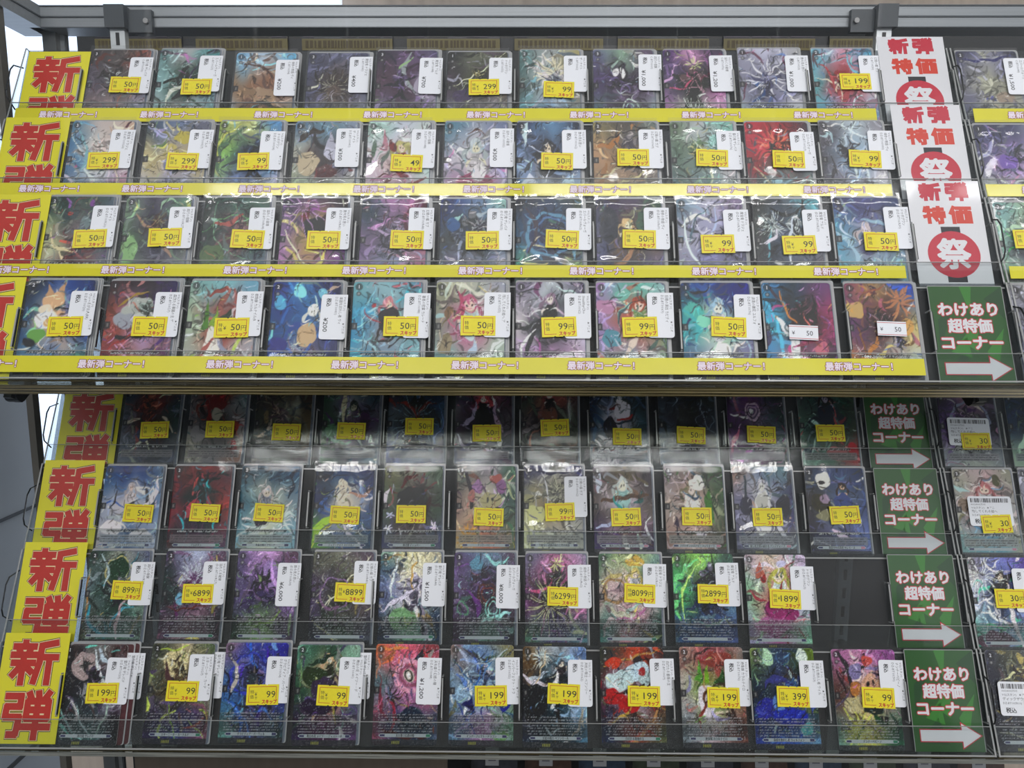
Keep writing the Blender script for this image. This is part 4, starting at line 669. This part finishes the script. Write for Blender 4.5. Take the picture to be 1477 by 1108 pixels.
for k in range(8):
    for ent in DATA[k]:
        c,X,t0,Ys,Ws=ent; desc,grid,shapes=ART[ai]; grid=grid.replace(' ','')
        foil=k>=6; jit=random.Random(ai*7+3)
        root=empty('trading_card', onrow(k,X+CW/2,t0+CH,0), (ROT[0],0,jit.uniform(-.004,.004)))
        place=(f'{ORD[c]} from left, {ROWN[k]}' if c<11 else (f'right of the sign, {ROWN[k]}' if c==12 else f'at photo edge, {ROWN[k]}'))
        tag(root, f'{desc} card, {place}', 'trading card', f'trading cards in the {ROWN[k]}')
        SAT=(.74,.74,.74,.78,.85,.85,.8,.85)[k]; me=card_mesh(ai,desc,grid,shapes,'foil' if foil else 'plain'); link('card',me,root)
        d=link('grade_number',digit(GR[ai] if GR[ai]!='0' else '1'),root) if k!=4 else None
        s=link('sleeve',(SL_A[ai%7] if k<4 else SL_B[ai%4] if k>5 else (SL_A if k==5 and ai%3==1 else SL_B)[ai%4]),root)
        if k in (5,7) or k==6:
            tx=PLATE[0][min(c,12)-(1 if c==13 else 0)] if k==5 and c<13 else (PLATE[1][min(c,11)] if k==7 else '')
            nameplate(tx,0,(M_platep if (k==5 and c>6) else M_plateg if c%3==1 else M_plated)).build('name_bar',root)
        if Ws:
            u,v,pr=Ws
            nm=(LN3[c] if (k==3 and c<11) else PLATE[1][c] if (k==7 and c<11) else NAMES[(c+3*k)%11])
            if pr=='h':
                o=link('paper_label',LABH,root); o.location=((u-CW/2)*MM,(CH-v)*MM,.0021); tt=MB(); label_h(tt,'ディックザウン・ドラゴ' if k==7 else '残してくれる絵へ'); tt.build('lettering',o)
            else:
                o=link('paper_label',LAB,root); o.location=((u-CW/2)*MM,(CH-v)*MM,.0021); label_text(nm,pr,k,c).build('lettering',o)
            o.rotation_euler=(0,0,jit.uniform(-.02,.01))
        if Ys:
            u,v,kind=Ys; a,bm=sticker(kind); o=link('price_sticker',a,root); o.location=((u-CW/2)*MM,(CH-v)*MM,.0026); o.rotation_euler=(0,0,jit.uniform(-.05,.04))
            link('lettering',bm,o)
        if k==7 and c==12: FRONT_R=root
        # the cards tucked behind the front one
        n=(3 if k<4 else 1)
        if k==7 and c==0: n=2
        if k==7 and c not in (0,1,2,3): n=0
        if k==6 and c>7: n=0
        for j in range(n):
            dx=(j+1)*(1.1 if k<4 else 1.5)+jit.uniform(0,.8); step=.85
            if k==7 and c==0: dx=(j+1)*5.2
            r=empty('trading_card', onrow(k,X+CW/2+dx,t0+CH-jit.uniform(0,1.2)*(j+1)*.6,-.5-step*(j+1)),ROT)
            tag(r,f'{("nearest","middle","hindmost")[j]} card tucked behind the {ORD[c] if c<11 else "sign-side" if c==12 else "photo-edge"} front card, {ROWN[k]}','trading card',f'cards stacked behind card {ORD[c] if c<11 else "at right"}, {ROWN[k]}')
            link('sleeve',STACK,r); link('card',STACKD if (k==7 and c==0) else STACKF,r)
            if k==7 and c==0 or (k==7 and c in (1,3)):
                o=link('paper_label',LAB,r); o.location=((46-CW/2+(0 if c==0 else 2))*MM,(CH-8-j)*MM,.0003); label_text(NAMES[0],'',7,0).build('lettering',o)
            nst+=1
        ai+=1
# small green price sticker on the rightmost front card
b=MB(); b.box(0,18,-14,0,0,.12,mat('mint_sticker_paper','86e08c',.5)); text(b,'特',1.6,-5.6,3.6,M_black,.15); text(b,'価',1.6,-10,3.6,M_black,.15); text(b,'30円',6,-10,6,M_black,.15)
o=b.build('price_sticker',FRONT_R); o.location=((30-CW/2)*MM,(CH-44)*MM,.0027)
# ------------------------------------------------------------------ yellow slogan strips
WORDS='最新弾コーナー！'
b=MB(); thick(b,WORDS,0,0,8.2,M_purp,.04,.78,7,width=59); thick(b,WORDS,0,0,8.2,M_pale,.09,.2,4,width=59); STRIPW=mesh_only(b,'lettering')
SX=[[-490.9,-387,-270,-158.3,-53,52,165.6,279],[-489.9,-388.4,-273.7,-161.3,-54,50,164,277],[-499.3,-390.6,-275.7,-164.3,-55.7,48,161.7,274.5],[-507,-392.4,-277.4,-165.8,-58.9,44.2,159.2,272]]
ST=[(74.6,90.2),(73.6,86.5),(71.8,84),(72.9,88)]
for k in range(4):
    t1,t2=ST[k]; t=empty('slogan_strip',onrow(k,-80,t2,6.3),ROT)
    tag(t,f'long yellow slogan strip along the lip of the {ROWN[k]}','paper strip','yellow slogan strips')
    xs=[-516,-160,118,363 if k<2 else 360]
    for j in range(3):
        b=MB(); b.box(xs[j]+80-(.8 if j else 0),xs[j+1]+80,-.2*(j%2),t2-t1-.2*(j%2),.05*(j%2),.25+.05*(j%2),M_strip); b.build('panel',t)
    for x in SX[k]:
        o=link('lettering',STRIPW,t); o.location=((x+80)*MM,((t2-t1)/2-2.9)*MM,.00035)
    if k<3:
        x0=[461,454,456][k]; t=empty('slogan_strip',onrow(k,x0+100,t2,6.3),ROT); tag(t,f'short yellow slogan strip cut by the right edge, {ROWN[k]}','paper strip','yellow slogan strips')
        b=MB(); b.box(-100,120,0,t2-t1,0,.25,M_strip); b.build('panel',t)
        for x in (34,146):
            o=link('lettering',STRIPW,t); o.location=((x-100)*MM,((t2-t1)/2-2.9)*MM,.00035)
# ------------------------------------------------------------------ signs
SYX=[-517.5,-520,-519,-521.7,-511,-515,-515.3,-513.6]; SYT=[3.5,-2.4,-2.4,-4,2.8,-5.3,-9,-11]
for k in range(8):
    w_,h_=65.5,102.; t=empty('sale_sign',onrow(k,SYX[k]+w_/2,SYT[k]+h_,1.2),ROT)
    tag(t,f'yellow sign with two big red characters, left end of {ROWN[k]}','sign','yellow signs at the left end')
    b=MB(); b.box(-w_/2,w_/2,0,h_,0,.3,M_signy); b.build('sheet',t)
    b=MB()
    for ch,y0 in (('新',h_-7),('弾',h_-56)):
        for tw,mm,z in ((9.2,M_signk,.34),(7.9,M_cream,.40),(6.5,M_signr,.46)): poster(b,ch,-w_/2+9,y0,48,41.5,tw,mm,z)
    b.build('lettering',t)
for k in range(3):
    w_,h_=69.5,112.; x0=[375.3,374.3,373.4][k]; tt=[-13.3,-16.5,-17.5][k]; t=empty('sale_sign',onrow(k,x0+w_/2,tt+h_,2.6),ROT)
    tag(t,f'white sign with red characters above a red lantern, {ROWN[k]}','sign','white lantern signs')
    b=MB(); b.box(-w_/2,w_/2,0,h_,0,.3,M_offw); b.build('sheet',t)
    b=MB()
    for ch,x,y in (('新',-23,h_-3),('弾',2,h_-3),('特',-22,h_-27),('価',3,h_-27)): poster(b,ch,x,y,20.5,17.5,3.7,M_orange if ch in '特価' else M_lred,.34)
    b.build('lettering',t)
    b=MB(); cx,cy=1.5,h_-76; b.box(cx-9,cx+9,cy+22,cy+28,.32,.36,M_black); b.box(cx-9,cx+9,cy-28,cy-22,.32,.36,M_black)
    b.poly([(cx+24.5*math.cos(j*math.pi/18),cy+23.5*math.sin(j*math.pi/18)) for j in range(36)],.38,M_lred)
    thick(b,'祭',cx,cy-11.5,32,M_offw,.42,1.1,align='c'); b.build('lantern',t)
for k in range(3,8):
    x0=[0,0,0,375.6,387.5,385,383.9,385][k]; tt=[0,0,0,2.6,1,-.4,-1,-.6][k]; w_,h_=67.,92.; t=empty('sale_sign',onrow(k,x0+w_/2,tt+h_,.6),ROT)
    tag(t,f'green sign with white characters over a white arrow, {ROWN[k]}','sign','green arrow signs')
    b=MB(); b.box(-w_/2,w_/2,0,h_,0,.3,M_green); b.box(-w_/2-.6,-w_/2,0,h_,0,.4,M_edge); b.box(w_/2,w_/2+.6,0,h_,0,.4,M_edge); b.box(-w_/2,w_/2,h_,h_+.7,0,.4,M_edge); b.build('sheet',t)
    b=MB()
    for (a,c_,e,mm) in (((-10,40),(8,62),(4,30),M_green2),((12,30),(30,52),(20,14),M_green2),((-28,60),(-12,76),(-30,30),M_greend),((-5,92),(6,92),(2,66),M_green2),((16,80),(33,92),(33,60),M_greend),((-30,8),(-8,30),(0,6),M_greend),((-20,30),(-4,44),(-2,24),M_green2)): b.poly([a,c_,e],.33,mm)
    b.build('pattern',t)
    b=MB()
    for s_,y,wd,sz in (('わけあり',h_*.705,53,13.5),('超特価',h_*.535,39,13.5),('コーナー',h_*.362,54,13.5)):
        thick(b,s_,0,y,sz,M_lred,.36,1.35,width=wd,align='c'); thick(b,s_,0,y,sz,M_offw,.43,.6,6,width=wd,align='c'); text(b,s_,0,y,sz,M_offw,.45,width=wd,align='c')
    b.build('lettering',t)
    b=MB(); y=h_*.155
    def arrow(e,z,m_): b.poly([(-27-e,y-5-e),(13,y-5-e),(13,y-11-e*1.8),(32+e*1.9,y),(13,y+11+e*1.8),(13,y+5+e),(-27-e,y+5+e)][::1],z,m_)
    b.add([(-27.9,y-5.9,.37),(12.2,y-5.9,.37),(12.2,y+5.9,.37),(-27.9,y+5.9,.37)],[(0,1,2,3)],M_lred); b.add([(12.2,y-12.4,.37),(32.6,y,.37),(12.2,y+12.4,.37)],[(0,1,2)],M_lred)
    b.add([(-27,y-5,.43),(13.2,y-5,.43),(13.2,y+5,.43),(-27,y+5,.43)],[(0,1,2,3)],M_offw); b.add([(13.1,y-10.8,.43),(31,y,.43),(13.1,y+10.8,.43)],[(0,1,2)],M_offw)
    b.build('arrow',t)
# ------------------------------------------------------------------ what shows beneath the lower shelf
b=MB(); b.box(-210,0,0,8,-200,0,mat('brown_low_board','5a5148',.6,noise=.1,nscale=6,stretch=(12,1,1))); b.box(0,205,0,8,-200,0,mat('brown_low_board'))
o=b.build('low_board'); o.location=W(-296,815,-600); tag(o,'brown board below the lower glass shelf, left of the dark cards','board')
Md=[mat('low_card_print_%s'%n,h,.45,noise=.6,nscale=90) for n,h in (('a','2a2c34'),('b','3a2a24'),('c','223040'),('d','2c3428'))]
for i in range(10):
    x=-60+72*i; r=empty('low_card',W(x+31,812,-690),(-.2,0,0)); tag(r,f'dark card top with white tag, {ORD[i]} from left below the lower shelf','trading card','dark cards below the lower shelf')
    b=MB(); b.box(-31,31,0,.6,0,88,Md[i%4]); b.build('card',r)
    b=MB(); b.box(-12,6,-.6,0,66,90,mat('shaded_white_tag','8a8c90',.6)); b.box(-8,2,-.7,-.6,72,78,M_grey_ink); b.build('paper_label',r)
